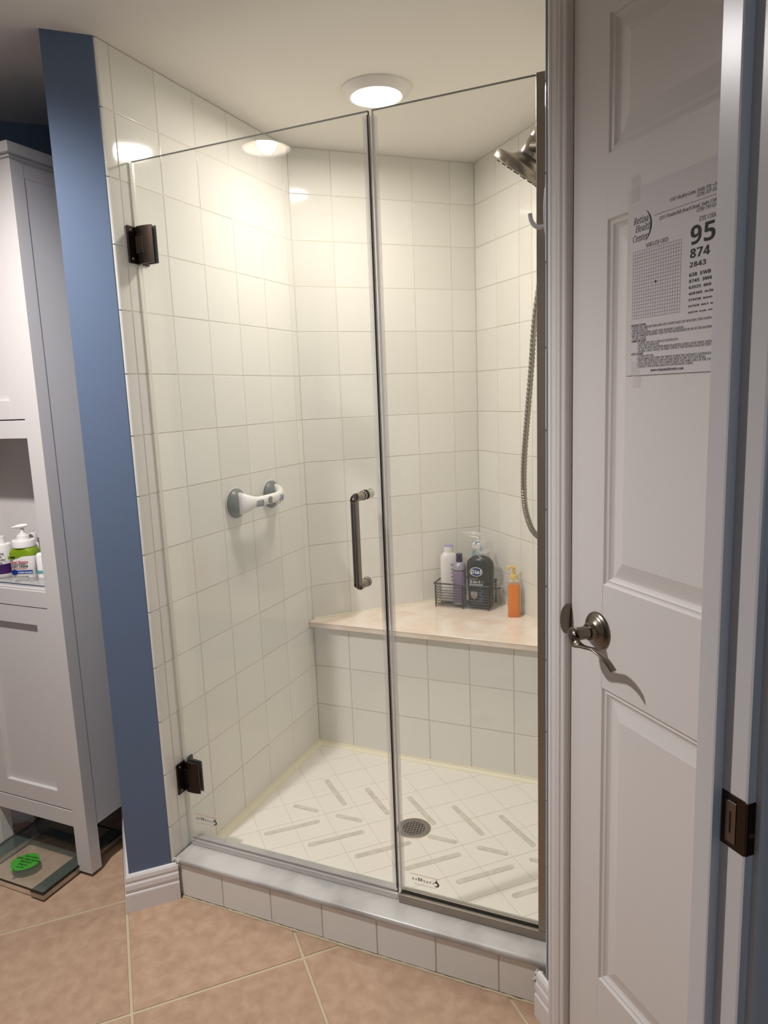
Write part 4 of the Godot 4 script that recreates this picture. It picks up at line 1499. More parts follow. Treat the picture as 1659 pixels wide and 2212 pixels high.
# ------------------------------------------------------------------ caddy and bottles on the bench
func caddy_and_bottles():
	var y := SEAT
	var t := thing("wire_caddy", "dark wire basket holding three bottles in the bench corner", "basket", Vector3(0.4985, y, -0.338))
	var x0 := -0.105
	var x1 := 0.105
	var z0 := -0.052
	var z1 := 0.060
	var H := 0.096
	var st := st0()
	var r := 0.0026
	var loop := func(yy: float, rr: float, grow: float):
		var a := Vector3(x0 - grow, yy, z1 + grow)
		var b := Vector3(x1 + grow, yy, z1 + grow)
		var c := Vector3(x1 + grow, yy, z0)
		var d := Vector3(x0 - grow, yy, z0)
		for e in [[a, b], [b, c], [c, d], [d, a]]:
			tube(st, [e[0], e[1]], rr, 8)
	loop.call(H, 0.0032, 0.004)
	obj("top_rim", st, M.steel_wire, t)
	st = st0()
	loop.call(0.006, r, 0.0)
	for k in 5:
		var zz := z0 + (z1 - z0) * (k + 1) / 6.0
		tube(st, [Vector3(x0, 0.006, zz), Vector3(x1, 0.006, zz)], 0.0016, 6)
	obj("base_wires", st, M.steel_wire, t)
	st = st0()
	for x in [x0, 0.004, x1]:
		tube(st, [Vector3(x, 0.0026, z1), Vector3(x, H, z1 + 0.003)], r, 8)
	for zz in [z0]:
		for x in [x0, x1]:
			tube(st, [Vector3(x, 0.0026, zz), Vector3(x, H, zz)], r, 8)
	obj("uprights", st, M.steel_wire, t)
	for k in 7:
		st = st0()
		var yy := 0.016 + 0.0108 * k
		tube(st, [Vector3(x0, yy, z1), Vector3(x1, yy, z1)], 0.0014, 8)
		for x in [x0, x1]:
			tube(st, [Vector3(x, yy, z1), Vector3(x, yy, z0)], 0.0014, 6)
		obj("rail_wire", st, M.steel_wire, t)
	# suction cup against the side wall
	st = st0()
	var sc := uw(0.716, y + 0.076, 0.205) - t.position
	lathe(st, [Vector2(0, 0), Vector2(0.031, 0), Vector2(0.030, 0.003), Vector2(0.018, 0.010), Vector2(0.010, 0.014), Vector2(0.008, 0.024), Vector2(0, 0.025)], 32, Transform3D(Basis(uw(0, 0, 1), uw(-1, 0, 0), Vector3.UP), sc))
	obj("suction_cup", st, M.clear_plastic, t)
	st = st0()
	tube(st, [Vector3(x1 + 0.002, 0.080, z1 - 0.01), sc + uw(-0.015, 0, 0)], 0.0022, 8)
	obj("cup_hook", st, M.steel_wire, t)
	var base := y + 0.0085
	# black pump bottle
	t = thing("soap_bottle", "charcoal pump bottle with a blue oval badge in the basket", "bottle", Vector3(0.563, base, -0.318))
	st = st0()
	loft(st, [[0.0, 0.044, 0.024, 3.2], [0.003, 0.047, 0.027, 3.2], [0.05, 0.0475, 0.0285, 3.2], [0.11, 0.0505, 0.030, 3.0], [0.150, 0.0525, 0.030, 2.8], [0.168, 0.0510, 0.029, 2.7], [0.180, 0.046, 0.0275, 2.5], [0.189, 0.037, 0.0245, 2.3], [0.195, 0.025, 0.019, 2.1], [0.198, 0.0155, 0.0155, 2.0], [0.2005, 0.0150, 0.0150, 2.0]], 44)
	obj("bottle_body", st, M.charcoal_plastic, t)
	st = st0()
	lathe(st, [Vector2(0, 0.199), Vector2(0.0165, 0.199), Vector2(0.0165, 0.2125), Vector2(0.0145, 0.2145), Vector2(0.0135, 0.228), Vector2(0.010, 0.233), Vector2(0, 0.234)], 28)
	var pump := obj("pump_collar", st, M.clear_plastic, t)
	st = st0()
	tube(st, curve([Vector3(0.004, 0.230, 0), Vector3(0.004, 0.246, 0), Vector3(-0.003, 0.253, 0.001), Vector3(-0.014, 0.252, 0.003), Vector3(-0.019, 0.244, 0.004)], 5), [0.0075, 0.0075, 0.0075, 0.0075, 0.0078, 0.0080, 0.0080, 0.0080, 0.0078, 0.0076, 0.0072, 0.0068, 0.0064, 0.0060, 0.0056, 0.0052, 0.0048, 0.0044, 0.0040, 0.0038, 0.0036], 14)
	obj("pump_spout", st, M.clear_plastic, pump)
	st = st0()
	tube(st, curve([Vector3(-0.001, 0.250, 0.001), Vector3(-0.011, 0.2505, 0.003), Vector3(-0.0165, 0.240, 0.004)], 4), 0.0024, 8)
	tube(st, [Vector3(0.003, 0.215, 0), Vector3(0.003, 0.234, 0)], 0.0035, 8)
	obj("blue_straw", st, M.cyan_tube, pump)
	# badge, a touch proud of the curved front
	var fz := 0.0318
	st = st0()
	lathe(st, [Vector2(0, -0.0006), Vector2(0.0245, -0.0006), Vector2(0.0245, 0.0002), Vector2(0, 0.0002)], 40, Transform3D(Basis(Vector3.RIGHT, Vector3.BACK, Vector3.DOWN), Vector3(-0.008, 0.140, fz - 0.0006)), 1.0, 0.72)
	var bd := obj("badge", st, M.label_white, t)
	st = st0()
	lathe(st, [Vector2(0, 0.0001), Vector2(0.0222, 0.0001), Vector2(0.0222, 0.0006), Vector2(0, 0.0006)], 40, Transform3D(Basis(Vector3.RIGHT, Vector3.BACK, Vector3.DOWN), Vector3(-0.008, 0.140, fz - 0.0006)), 1.0, 0.70)
	obj("badge_field", st, M.label_blue, bd)
	txt(t, "brand_word", "Dial", 0.0215, Vector3(-0.008, 0.1400, fz + 0.0002), M.label_white, "Droid Sans", true, HORIZONTAL_ALIGNMENT_CENTER, 1.0, Basis(), 0.16)
	txt(t, "label_line", "REFRESH", 0.0075, Vector3(-0.034, 0.112, fz - 0.0006), M.label_grey, "Droid Sans", true)
	txt(t, "label_line", "3-in-1", 0.0155, Vector3(-0.034, 0.101, fz - 0.0008), M.label_white, "Droid Sans", true)
	txt(t, "label_line", "BODY HAIR", 0.0045, Vector3(-0.002, 0.1035, fz - 0.0008), M.label_grey)
	txt(t, "label_line", "FACE WASH", 0.0045, Vector3(-0.002, 0.0985, fz - 0.0008), M.label_grey)
	st = st0()
	rbox(st, Vector3(-0.036, 0.083, fz - 0.0022), Vector3(0.018, 0.093, fz - 0.0014), 0.0)
	obj("label_band", st, M.label_grey, t)
	st = st0()
	var sh := PackedVector2Array([Vector2(-0.0125, 0.013), Vector2(0.0125, 0.013), Vector2(0.0125, -0.003), Vector2(0.009, -0.010), Vector2(0, -0.016), Vector2(-0.009, -0.010), Vector2(-0.0125, -0.003)])
	prism(st, sh, fz - 0.0032, fz - 0.0026, Transform3D(Basis(), Vector3(-0.018, 0.048, 0)))
	var shield := obj("shield_badge", st, M.label_white, t)
	txt(t, "label_line", "USA", 0.010, Vector3(-0.018, 0.0555, fz - 0.0022), M.label_blue, "Droid Sans", true, HORIZONTAL_ALIGNMENT_CENTER)
	st = st0()
	for k in 5:
		rbox(st, Vector3(-0.0275 + 0.0043 * k, 0.0385, fz - 0.0026), Vector3(-0.0255 + 0.0043 * k, 0.0475, fz - 0.0022), 0.0)
	obj("shield_stripes", st, M.red_ink, shield)
	st = st0()
	for k in 9:
		var p := Vector3(0.006 + 0.004 * (k % 3), 0.025 + 0.0085 * k, fz - 0.0036 + 0.00018 * k)
		lathe(st, [Vector2(0, 0), Vector2(0.009 - 0.0006 * k, 0), Vector2(0.009 - 0.0006 * k, 0.0006), Vector2(0, 0.0006)], 14, Transform3D(Basis(Vector3.RIGHT, Vector3.BACK, Vector3.DOWN) * Basis(Vector3.UP, 0.6 * k), p), 1.0, 0.55)
	obj("water_print", st, M.label_sky, t)
	txt(t, "label_line", "BODY WASH", 0.0055, Vector3(-0.034, 0.024, fz - 0.0030), M.label_grey)
	# slim lilac bottle
	t = thing("shampoo_bottle", "slim silver and lilac bottle with a dark purple cap in the basket", "bottle", Vector3(0.4790, base, -0.318))
	st = st0()
	lathe(st, [Vector2(0, 0), Vector2(0.0235, 0), Vector2(0.0255, 0.003), Vector2(0.0255, 0.134), Vector2(0.0265, 0.1365), Vector2(0.0265, 0.141), Vector2(0.0255, 0.150), Vector2(0.0225, 0.160), Vector2(0.0165, 0.167), Vector2(0.0125, 0.169), Vector2(0, 0.169)], 36)
	obj("bottle_body", st, M.silver_plastic, t)
	st = st0()
	lathe(st, [Vector2(0.0256, 0.012), Vector2(0.0259, 0.012), Vector2(0.0259, 0.131), Vector2(0.0256, 0.131)], 36)
	obj("label_wrap", st, M.lilac_label, t)
	st = st0()
	lathe(st, [Vector2(0.0264, 0.1355), Vector2(0.0270, 0.1360), Vector2(0.0270, 0.1390), Vector2(0.0264, 0.1395)], 36)
	obj("purple_band", st, M.purple_cap, t)
	st = st0()
	lathe(st, [Vector2(0, 0.168), Vector2(0.0128, 0.168), Vector2(0.0118, 0.199), Vector2(0.0110, 0.2005), Vector2(0, 0.2005)], 28)
	obj("cap", st, M.purple_cap, t)
	for k in 9:
		txt(t, "label_line", ["purple shine", "SHAMPOO", "brightens", "silver tones", "daily care", "salon", "LILAC", "for fair hair", "300 ml"][k], 0.0058, Vector3(-0.006, 0.122 - 0.0105 * k, 0.0263), M.silver_plastic, "Droid Sans", false, HORIZONTAL_ALIGNMENT_CENTER)
	# tall white bottle
	t = thing("body_wash_bottle", "tall white bottle with a lilac lid at the back of the basket", "bottle", Vector3(0.425, base, -0.352), 0.45)
	st = st0()
	loft(st, [[0.0, 0.031, 0.020, 3.0], [0.003, 0.034, 0.0225, 3.0], [0.08, 0.0335, 0.0225, 3.0], [0.165, 0.0335, 0.0225, 3.0], [0.181, 0.0315, 0.0215, 2.8], [0.190, 0.026, 0.0195, 2.4], [0.1945, 0.0205, 0.0175, 2.1], [0.198, 0.0195, 0.017, 2.0]], 40)
	obj("bottle_body", st, M.plastic_white, t)
	st = st0()
	lathe(st, [Vector2(0, 0.197), Vector2(0.0195, 0.197), Vector2(0.0188, 0.2195), Vector2(0, 0.2235)], 32, Transform3D(), 1.0, 0.88)
	obj("cap", st, M.plastic_white, t)
	st = st0()
	lathe(st, [Vector2(0, 0.2215), Vector2(0.0188, 0.2196), Vector2(0.0176, 0.2225), Vector2(0, 0.2248)], 32, Transform3D(), 1.0, 0.88)
	obj("lid_top", st, M.lilac_lid, t)
	txt(t, "brand_word", "OLAY", 0.014, Vector3(0.004, 0.150, 0.0236), M.ink)
	for k in 4:
		txt(t, "label_line", ["ultra", "moisture", "BODY WASH", "shea"][k], 0.008, Vector3(0.004, 0.132 - 0.015 * k, 0.0236), M.navy_ink)
	# razor and clear pack standing behind
	t = thing("razor_pack", "clear plastic razor handle and teal pack standing behind the bottles", "razor", Vector3(0.528, y + 0.0085, -0.388))
	st = st0()
	loft(st, [[0.0, 0.020, 0.008, 3.0], [0.10, 0.021, 0.009, 3.0], [0.185, 0.022, 0.010, 3.0], [0.205, 0.017, 0.009, 2.5]], 24)
	obj("pack_body", st, M.clear_plastic, t)
	for k in 6:
		bpart("teal_stripe", t, M.teal_stripe, Vector3(-0.016, 0.168 + 0.006 * k, 0.0103), Vector3(0.014, 0.171 + 0.006 * k, 0.0108), 0.0)
	st = st0()
	rbox(st, Vector3(-0.017, 0.205, -0.009), Vector3(0.017, 0.230, 0.009), 0.004)
	obj("pack_neck", st, M.plastic_white, t)
	st = st0()
	tube(st, curve([Vector3(0.030, 0.205, 0), Vector3(0.033, 0.236, 0), Vector3(0.020, 0.262, 0), Vector3(-0.010, 0.268, 0), Vector3(-0.055, 0.268, 0)], 6), 0.0075, 12, 0.7)
	tube(st, [Vector3(-0.052, 0.262, 0.0), Vector3(0.012, 0.250, 0.0)], 0.004, 8)
	obj("clear_handle", st, M.clear_plastic, t)
	# orange hand soap
	t = thing("hand_soap", "orange liquid soap pump bottle standing on the bench", "bottle", Vector3(0.7075, y, -0.252), 0.25)
	st = st0()
	loft(st, [[0.0, 0.0205, 0.0185, 4.0], [0.003, 0.0225, 0.0205, 4.0], [0.06, 0.0212, 0.0192, 4.0], [0.122, 0.0208, 0.0188, 4.0], [0.124, 0.0206, 0.0186, 4.0]], 36)
	obj("liquid", st, M.orange_soap, t)
	st = st0()
	loft(st, [[0.124, 0.0212, 0.0192, 4.0], [0.132, 0.0210, 0.0190, 4.0], [0.137, 0.0185, 0.0172, 3.2], [0.140, 0.0135, 0.0135, 2.0], [0.144, 0.0130, 0.0130, 2.0]], 36)
	obj("bottle_shoulder", st, M.clear_plastic, t)
	st = st0()
	lathe(st, [Vector2(0, 0.142), Vector2(0.0138, 0.142), Vector2(0.0138, 0.155), Vector2(0.0120, 0.158), Vector2(0.0065, 0.159), Vector2(0.0060, 0.176), Vector2(0.0070, 0.177), Vector2(0.0070, 0.186), Vector2(0, 0.188)], 24)
	var cl := obj("pump", st, M.clear_yellow, t)
	st = st0()
	tube(st, curve([Vector3(0.006, 0.184, 0), Vector3(-0.008, 0.187, 0), Vector3(-0.018, 0.184, 0), Vector3(-0.0215, 0.175, 0)], 5), 0.0048, 10)
	obj("spout", st, M.clear_yellow, cl)
	st = st0()
	tube(st, [Vector3(0.0, 0.006, 0), Vector3(0, 0.142, 0)], 0.0032, 8)
	obj("dip_tube", st, M.clear_yellow, cl)
	bpart("back_label", t, M.label_white, Vector3(0.0214, 0.020, -0.012), Vector3(0.0224, 0.118, 0.012), 0.0003)
	for k in 7:
		txt(t, "label_line", ["hand", "soap", "citrus", "gentle", "rinse", "care", "200ml"][k], 0.008, Vector3(0.0226, 0.108 - 0.013 * k, 0.0), M.ink_soft, "Droid Sans", false, HORIZONTAL_ALIGNMENT_CENTER, 1.0, Basis(Vector3.UP, PI / 2))

# ------------------------------------------------------------------ things on the cabinet's open shelf
func cabinet_things():
	var sy := 0.872
	var t := thing("shelf_tray", "clear acrylic tray with a dark front edge on the open cabinet shelf", "tray", Vector3(-0.503, sy, 0.803))
	bpart("tray_base", t, M.clear_plastic, Vector3(-0.150, 0.0002, -0.058), Vector3(0.150, 0.013, 0.056), 0.001)
	bpart("front_lip", t, M.navy_ink, Vector3(-0.150, 0.006, 0.056), Vector3(0.150, 0.0085, 0.0575), 0.0005)
	bpart("tray_rim", t, M.clear_plastic, Vector3(-0.150, 0.013, -0.060), Vector3(0.150, 0.030, -0.058), 0.0005)
	var b := sy + 0.0134
	t = thing("foot_cream_bottle", "white pump bottle with lime green and blue foot cream label", "bottle", Vector3(-0.496, b, 0.800), 0.42)
	var st := st0()
	loft(st, [[0.0, 0.034, 0.025, 4.0], [0.003, 0.0365, 0.0275, 4.0], [0.060, 0.0375, 0.0285, 4.0], [0.074, 0.0375, 0.0285, 3.8], [0.083, 0.034, 0.0275, 3.0], [0.088, 0.0305, 0.0275, 2.2], [0.091, 0.030, 0.0275, 2.0]], 44)
	obj("bottle_body", st, M.plastic_white, t)
	st = st0()
	loft(st, [[0.066, 0.0379, 0.0289, 3.9], [0.0745, 0.0379, 0.0289, 3.8], [0.0833, 0.0344, 0.0279, 3.0], [0.0882, 0.0309, 0.0279, 2.2], [0.0905, 0.0304, 0.0279, 2.0]], 44)
	obj("lime_shoulder", st, M.lime_label, t)
	st = st0()
	lathe(st, [Vector2(0, 0.090), Vector2(0.0315, 0.090), Vector2(0.0318, 0.107), Vector2(0.0305, 0.110), Vector2(0.0175, 0.1105), Vector2(0.0170, 0.123), Vector2(0.0125, 0.124), Vector2(0.0120, 0.1285), Vector2(0.0058, 0.129), Vector2(0.0052, 0.146), Vector2(0, 0.147)], 36)
	var cap := obj("pump_cap", st, M.plastic_white, t)
	st = st0()
	loft(st, [[-0.028, 0.0035, 0.0025, 2.0], [-0.020, 0.0075, 0.0040, 2.0], [-0.006, 0.0115, 0.0068, 2.0], [0.006, 0.0118, 0.0062, 2.0], [0.015, 0.0085, 0.0045, 2.0], [0.020, 0.0035, 0.002, 2.0]], 20, Transform3D(Basis(Vector3.BACK, Vector3.RIGHT, Vector3.UP) * Basis(Vector3.RIGHT, 0.12), Vector3(-0.001, 0.150, 0)))
	obj("pump_head", st, M.plastic_white, cap)
	var fz := 0.0290
	st = st0()
	var wave := PackedVector2Array([Vector2(-0.036, 0.068), Vector2(-0.036, 0.058), Vector2(-0.024, 0.0565), Vector2(-0.010, 0.060), Vector2(0.006, 0.066), Vector2(0.014, 0.068)])
	prism(st, wave, fz - 0.001, fz, Transform3D(), false)
	obj("lime_wave", st, M.lime_label, t)
	txt(t, "label_line", "Heel Rescue", 0.0110, Vector3(-0.029, 0.0485, fz), M.crimson_ink, "Droid Serif", true, HORIZONTAL_ALIGNMENT_LEFT, 0.74)
	txt(t, "label_line", "SUPERIOR MOISTURIZING", 0.0038, Vector3(-0.029, 0.0422, fz), M.ink, "Droid Sans", true, HORIZONTAL_ALIGNMENT_LEFT, 0.92)
	txt(t, "label_line", "FOOT CREAM", 0.0098, Vector3(-0.029, 0.0358, fz), M.ink, "Droid Sans", true, HORIZONTAL_ALIGNMENT_LEFT, 0.78)
	txt(t, "label_line", "for dry, rough, cracked skin", 0.0033, Vector3(-0.029, 0.0292, fz), M.crimson_ink, "Droid Sans", true, HORIZONTAL_ALIGNMENT_LEFT, 1.0)
	bpart("blue_band", t, M.royal_label, Vector3(-0.0295, 0.0135, fz - 0.0008), Vector3(0.031, 0.0235, fz), 0.0)
	txt(t, "label_line", "Visible Results", 0.0060, Vector3(-0.012, 0.0180, fz + 0.0001), M.label_white, "Droid Sans", true)
	st = st0()
	lathe(st, [Vector2(0, 0), Vector2(0.0085, 0), Vector2(0.0085, 0.0005), Vector2(0, 0.0005)], 24, Transform3D(Basis(Vector3.RIGHT, Vector3.BACK, Vector3.DOWN), Vector3(-0.0215, 0.0185, fz)))
	obj("shield_badge", st, M.label_blue, t)
	bpart("black_tag", t, M.ink, Vector3(-0.0295, 0.0605, fz), Vector3(-0.0155, 0.0655, fz + 0.0005), 0.0)
	txt(t, "label_line", "NET WT 16 OZ (453g)", 0.0045, Vector3(-0.004, 0.0050, fz), M.ink_soft, "Droid Sans", true, HORIZONTAL_ALIGNMENT_CENTER)
	for k in 5:
		txt(t, "label_line", ["Directions: apply", "to clean dry feet", "twice a day and", "rub in gently", "until absorbed"][k], 0.0060, Vector3(0.0380, 0.035, 0.012 - 0.006 * k), M.ink, "Droid Sans", true, HORIZONTAL_ALIGNMENT_CENTER, 1.0, Basis(Vector3.UP, PI / 2) * Basis(Vector3.BACK, -PI / 2))
	t = thing("lotion_tube", "white and purple lotion bottle at the left of the shelf tray", "bottle", Vector3(-0.600, b, 0.797))
	st = st0()
	lathe(st, [Vector2(0, 0), Vector2(0.029, 0), Vector2(0.031, 0.003), Vector2(0.0305, 0.086), Vector2(0.029, 0.091), Vector2(0.0165, 0.0925), Vector2(0, 0.0925)], 40)
	obj("bottle_body", st, M.plastic_white, t)
	st = st0()
	lathe(st, [Vector2(0.0308, 0.004), Vector2(0.0314, 0.004), Vector2(0.0312, 0.034), Vector2(0.0306, 0.034)], 40)
	obj("purple_band", st, M.deep_purple, t)
	st = st0()
	lathe(st, [Vector2(0, 0.091), Vector2(0.0145, 0.091), Vector2(0.0130, 0.114), Vector2(0, 0.115)], 28)
	obj("cap", st, M.plastic_white, t)
	for k in 4:
		txt(t, "label_line", ["LOTION", "SIZE", "skin relief", "aloe"][k], 0.007, Vector3(0.020, 0.066 - 0.009 * k, 0.0245), M.ink, "Droid Sans", true, HORIZONTAL_ALIGNMENT_CENTER, 1.0, Basis(Vector3.UP, 0.68))
	t = thing("ointment_box", "small white bottle with a grey cap behind the foot cream", "bottle", Vector3(-0.508, b, 0.757))
	st = st0()
	lathe(st, [Vector2(0, 0), Vector2(0.0140, 0), Vector2(0.0145, 0.002), Vector2(0.0145, 0.088), Vector2(0.011, 0.094), Vector2(0, 0.094)], 28)
	obj("bottle_body", st, M.plastic_white, t)
	st = st0()
	lathe(st, [Vector2(0, 0.093), Vector2(0.0118, 0.093), Vector2(0.0118, 0.119), Vector2(0.0105, 0.121), Vector2(0, 0.121)], 24)
	obj("cap", st, M.hook_white, t)
	t = thing("small_cream_tube", "small white bottle with a teal stripe beside the cabinet post", "bottle", Vector3(-0.437, b, 0.793))
	st = st0()
	lathe(st, [Vector2(0, 0), Vector2(0.0150, 0), Vector2(0.0155, 0.002), Vector2(0.0155, 0.066), Vector2(0.0110, 0.072), Vector2(0, 0.073)], 28)
	obj("bottle_body", st, M.plastic_white, t)
	st = st0()
	lathe(st, [Vector2(0.0154, 0.012), Vector2(0.0158, 0.012), Vector2(0.0158, 0.022), Vector2(0.0154, 0.022)], 28)
	obj("teal_stripe", st, M.teal_stripe, t)

func bathroom_scale():
	var t := thing("bathroom_scale", "glass bathroom scale with dark metal bars under the cabinet", "scale", Vector3(-0.498, 0, 0.850))
	var hx := 0.160
	var hz := 0.153
	var st := st0()
	for y in [0.0242, 0.0302]:
		flat(st, [Vector3(-hx, y, -hz), Vector3(hx, y, -hz), Vector3(hx, y, hz), Vector3(-hx, y, hz)], Vector3(0, y - 0.027, 0))
	obj("glass_platform", st, M.scale_glass, t)
	st = st0()
	var e := 0.0012
	rbox(st, Vector3(-hx, 0.0242, hz - e), Vector3(hx, 0.0302, hz), 0.0)
	rbox(st, Vector3(-hx, 0.0242, -hz), Vector3(hx, 0.0302, -hz + e), 0.0)
	rbox(st, Vector3(-hx, 0.0242, -hz + e), Vector3(-hx + e, 0.0302, hz - e), 0.0)
	rbox(st, Vector3(hx - e, 0.0242, -hz + e), Vector3(hx, 0.0302, hz - e), 0.0)
	obj("glass_edge", st, M.scale_glass_edge, t)
	for s in [-1.0, 1.0]:
		bpart("side_bar", t, M.scale_bar, Vector3(s * (hx - 0.026) - 0.026, 0.0215, -hz), Vector3(s * (hx - 0.026) + 0.026, 0.0240, hz), 0.0005)
		bpart("bar_skirt", t, M.scale_edge, Vector3(s * (hx - 0.026) - 0.026, 0.006, -hz), Vector3(s * (hx - 0.026) + 0.026, 0.0214, hz + 0.0002), 0.001)
		for z in [-1.0, 1.0]:
			st = st0()
			lathe(st, [Vector2(0, 0), Vector2(0.014, 0), Vector2(0.014, 0.006), Vector2(0, 0.006)], 20, Transform3D(Basis(), Vector3(s * (hx - 0.026), 0, z * (hz - 0.02))))
			obj("foot", st, M.rubber, t)
	bpart("cross_bar", t, M.scale_bar, Vector3(-hx + 0.052, 0.008, -0.095), Vector3(hx - 0.052, 0.022, -0.070), 0.002)
	bpart("maker_plate", t, M.dark_bronze, Vector3(hx - 0.036, 0.0240, hz - 0.050), Vector3(hx - 0.020, 0.0241, hz - 0.020), 0.0)
	# leaf sticker on the glass
	t = thing("leaf_sticker", "bright green leaf sticker with printed tips on the glass scale", "sticker", Vector3(-0.504, 0.0304, 0.922), 0.12)
	st = st0()
	var poly := PackedVector2Array()
	for k in 33:
		var a := TAU * k / 32
		var y := cos(a) * 0.041
		var x := sin(a) * 0.043 * (1.0 - 0.22 * cos(a) * cos(a))
		if k < 32:
			poly.append(Vector2(x, y))
	prism(st, poly, 0.0, 0.0005, Transform3D(Basis(Vector3.RIGHT, Vector3.FORWARD, Vector3.UP), Vector3.ZERO), true)
	rbox(st, Vector3(-0.010, 0.0, 0.036), Vector3(-0.003, 0.0005, 0.049), 0.0002)
	obj("leaf", st, M.leaf_green, t)
	var lay := Basis(Vector3.RIGHT, Vector3.FORWARD, Vector3.UP)
	for k in 5:
		txt(t, "printed_line", ["Give scale a", "quick, clean tap here", "Wait for 0", "Step on", "auto on/off"][k], [0.0105, 0.0105, 0.0105, 0.0105, 0.006][k], Vector3(0.003, 0.0007, -0.024 + 0.012 * k), M.ink, "Droid Sans", true, HORIZONTAL_ALIGNMENT_CENTER, 0.8, lay)

func wall_hook():
	var t := thing("wall_hook", "white adhesive hook on the wall edge in front of the fixed glass", "hook", Vector3(1.0402, 1.655, 0.832))
	var st := st0()
	var rings := []
	for e in [[0.0, 0.0008], [0.0, 0.004], [0.0, 0.0055]]:
		pass
	# plate: thin, rounded, bulging away from the wall
	var out := []
	for k in 17:
		var f := -1.0 + 2.0 * k / 16
		out.append([f * 0.048 + 0.045, 0.0115 * sqrt(maxf(0.02, 1.0 - pow(absf(f), 6.0))), 0.0035 + 0.0065 * sqrt(maxf(0.0, 1.0 - f * f))])
	for e in out:
		rings.append(ring_at(Vector3(-e[2] * 0.5, e[0], 0), Vector3.BACK, Vector3.RIGHT, e[1], e[2] * 0.5, 20, 3.0))
	skin(st, rings)
	obj("base_plate", st, M.hook_white, t)
	st = st0()
	var path := curve([Vector3(-0.006, 0.020, 0), Vector3(-0.018, 0.019, 0.0), Vector3(-0.027, 0.023, 0), Vector3(-0.0335, 0.033, 0), Vector3(-0.036, 0.045, 0)], 6)
	tube(st, path, 0.0042, 14, 1.5)
	obj("prong", st, M.hook_white, t)

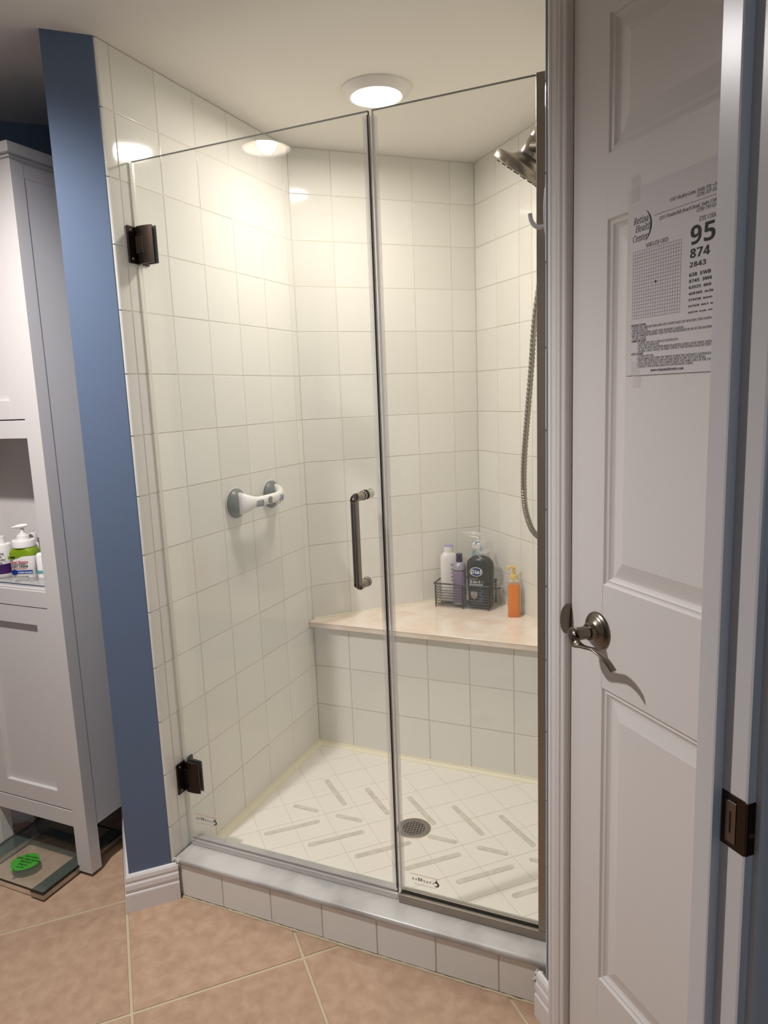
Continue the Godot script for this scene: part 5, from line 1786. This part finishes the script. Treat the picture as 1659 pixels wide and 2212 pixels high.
# ------------------------------------------------------------------ printed eye chart taped to the closet door
func eye_chart():
	# local axes of the sheet: x to the reader's right (+w), y up, z out of the door
	var t := thing("eye_chart", "printed eye test sheet with a grid taped to the closet door", "paper sheet")
	t.transform = Transform3D(Basis(uw(0, 0, 1), Vector3.UP, uw(-1, 0, 0)), uw(0.1212, 1.5287, 1.681))
	var w := 0.2159
	var h := 0.2794
	bpart("sheet", t, M.paper, Vector3(-w / 2, -h / 2, -0.0002), Vector3(w / 2, h / 2, 0.0001), 0.0)
	for q in [[-0.092, 0.139, 0.4], [-0.085, -0.1385, 0.0], [0.085, 0.139, 0.0]]:
		var st := st0()
		rbox(st, Vector3(-0.0095, -0.019, 0), Vector3(0.0095, 0.019, 0.0002), 0.0, Transform3D(Basis(Vector3.BACK, q[2] * 0.2), Vector3(q[0], q[1], 0.0002)))
		obj("tape", st, M.clear_tape, t)
	var z := 0.0002
	var k0: Material = M.ink
	var soft: Material = M.ink_soft
	# logo
	for e in [["Retina", -0.0945, 0.0915], ["Health", -0.0905, 0.0795], ["Center", -0.0960, 0.0660]]:
		txt(t, "logo_word", e[0], 0.0135, Vector3(e[1], e[2], z), k0, "Droid Serif", false, HORIZONTAL_ALIGNMENT_LEFT, 0.78, Basis(), 0.2)
	var st := st0()
	var cres := PackedVector2Array()
	for k in 17:
		var a := -1.15 + 2.3 * k / 16
		cres.append(Vector2(cos(a) * 0.0235 - 0.0235, sin(a) * 0.0245))
	for k in range(15, 0, -1):
		var a := -1.15 + 2.3 * k / 16
		cres.append(Vector2(cos(a) * 0.0180 - 0.0213, sin(a) * 0.0245))
	prism(st, cres, z - 0.0002, z + 0.0002, Transform3D(Basis(), Vector3(-0.0555, 0.0810, 0)))
	obj("logo_crescent", st, k0, t)
	txt(t, "address_line", "1567 Hayley Lane, Suite 101 • Fort Myers, FL", 0.0066, Vector3(0.100, 0.1045, z), soft, "Droid Serif", false, HORIZONTAL_ALIGNMENT_RIGHT, 0.86, Basis(), 0.2)
	txt(t, "address_line", "(239) 337-3337 • Fax (239)", 0.0066, Vector3(0.100, 0.0985, z), soft, "Droid Serif", false, HORIZONTAL_ALIGNMENT_RIGHT, 0.86, Basis(), 0.2)
	txt(t, "address_line", "2215 Vanderbilt Beach Road, Suite 1100 • Naples, FL", 0.0066, Vector3(0.100, 0.0845, z), soft, "Droid Serif", false, HORIZONTAL_ALIGNMENT_RIGHT, 0.86, Basis(), 0.2)
	txt(t, "address_line", "(239) 793-5200 • Fax (239)", 0.0066, Vector3(0.100, 0.0785, z), soft, "Droid Serif", false, HORIZONTAL_ALIGNMENT_RIGHT, 0.86, Basis(), 0.2)
	bpart("header_rule", t, soft, Vector3(-0.051, 0.0910, 0), Vector3(0.104, 0.0915, z + 0.0001), 0.0)
	txt(t, "heading", "AMSLER GRID", 0.0082, Vector3(-0.044, 0.0520, z), soft, "Droid Serif", false, HORIZONTAL_ALIGNMENT_CENTER, 0.84)
	txt(t, "heading", "EYE CHART", 0.0082, Vector3(0.055, 0.0660, z), soft, "Droid Serif", false, HORIZONTAL_ALIGNMENT_CENTER, 0.84)
	# grid of 20 by 20
	st = st0()
	var gx0 := -0.0945
	var gx1 := 0.0045
	var gy1 := 0.0465
	var gy0 := -0.0535
	for k in 21:
		var x := lerpf(gx0, gx1, k / 20.0)
		var y := lerpf(gy0, gy1, k / 20.0)
		rbox(st, Vector3(x - 0.0002, gy0, 0), Vector3(x + 0.0002, gy1, z), 0.0)
		rbox(st, Vector3(gx0, y - 0.0002, 0), Vector3(gx1, y + 0.0002, z), 0.0)
	obj("grid_lines", st, soft, t)
	st = st0()
	lathe(st, [Vector2(0, 0), Vector2(0.0019, 0), Vector2(0.0019, 0.0004), Vector2(0, 0.0004)], 16, Transform3D(Basis(Vector3.RIGHT, Vector3.BACK, Vector3.DOWN), Vector3((gx0 + gx1) / 2, (gy0 + gy1) / 2, 0)))
	obj("centre_dot", st, k0, t)
	for e in [["95", 0.0355, 0.0195, 0.0470, 1.2], ["874", 0.0175, 0.0205, 0.0230, 1.25], ["2843", 0.0095, 0.0205, 0.0080, 1.45]]:
		txt(t, "digits", e[0], e[1], Vector3(e[2], e[3], z), k0, "Droid Sans", true, HORIZONTAL_ALIGNMENT_LEFT, e[4])
	var small := ["638  EWB  100", "8745  3M6  060  25", "63925  666  383  16", "428365  m3e  6mw  20", "374258  wem  3ew  20", "937826  6m3  w3e  20", "428739  mew  em6  20"]
	for k in small.size():
		txt(t, "digits", small[k], 0.0068 - 0.0006 * k, Vector3(0.0205, -0.0055 - 0.0085 * k, z), k0, "Droid Sans", true, HORIZONTAL_ALIGNMENT_LEFT, 1.35 + 0.06 * k)
	var lines := [["INSTRUCTIONS", 0, true, 0.0], ["• CHECK THE AMSLER GRID AND EYE CHART DAILY BY HOLDING THIS PAPER 12-15 INCHES", 0, false, 0.0], ["FROM YOUR EYE.", 1, false, 0.0], ["• USE WITH READING LIGHT AND READING GLASSES.", 0, false, 0.0], ["• WE RECOMMEND KEEPING THIS ON THE REFRIGERATOR OR IN THE BATHROOM AND DO", 0, false, 0.0], ["IT ONCE A DAY.", 1, false, 0.0], ["• AMSLER GRID", 0, true, 0.2], ["• COVER ONE EYE, LOOK AT CENTER DOT.", 2, false, 0.0], ["• TEST THE OTHER EYE.", 2, false, 0.0], ["• IF YOU NOTICE ANY NEW IRREGULARITIES (LINES LOOK WAVY, BENT, DISTORTED,", 2, false, 0.0], ["BLURRY, GRAY, FUZZY, OR DIM) CONTACT THE RETINA HEALTH CENTER RIGHT AWAY.", 3, false, 0.0], ["• EYE CHART", 0, true, 0.2], ["• COVER ONE EYE.", 2, false, 0.0], ["• READ SMALLEST LINE AND WRITE DOWN THE DISTANCE EQUIVALENT.", 2, false, 0.0], ["• TEST THE OTHER EYE AND RECORD WHICH LINE YOU CAN READ.", 2, false, 0.0], ["• IF YOU NOTICE THAT YOU CANNOT READ THE SAME LINE OR THE LINE NUMBER,", 2, false, 0.0], ["CONTACT THE RETINA HEALTH CENTER RIGHT AWAY.", 3, false, 0.0]]
	for k in lines.size():
		var e: Array = lines[k]
		txt(t, "instruction_line", e[0], 0.0046, Vector3(-0.0965 + [0.0, 0.0025, 0.0145, 0.0165][e[1]], -0.0635 - 0.00395 * k, z), k0 if e[2] else soft, "Droid Serif", e[2], HORIZONTAL_ALIGNMENT_LEFT, 0.93, Basis(), e[3])
	txt(t, "web_address", "www.retinahealthcenter.com", 0.0056, Vector3(-0.018, -0.1330, z), soft, "Droid Serif", true, HORIZONTAL_ALIGNMENT_CENTER, 0.80, Basis(), 0.2)
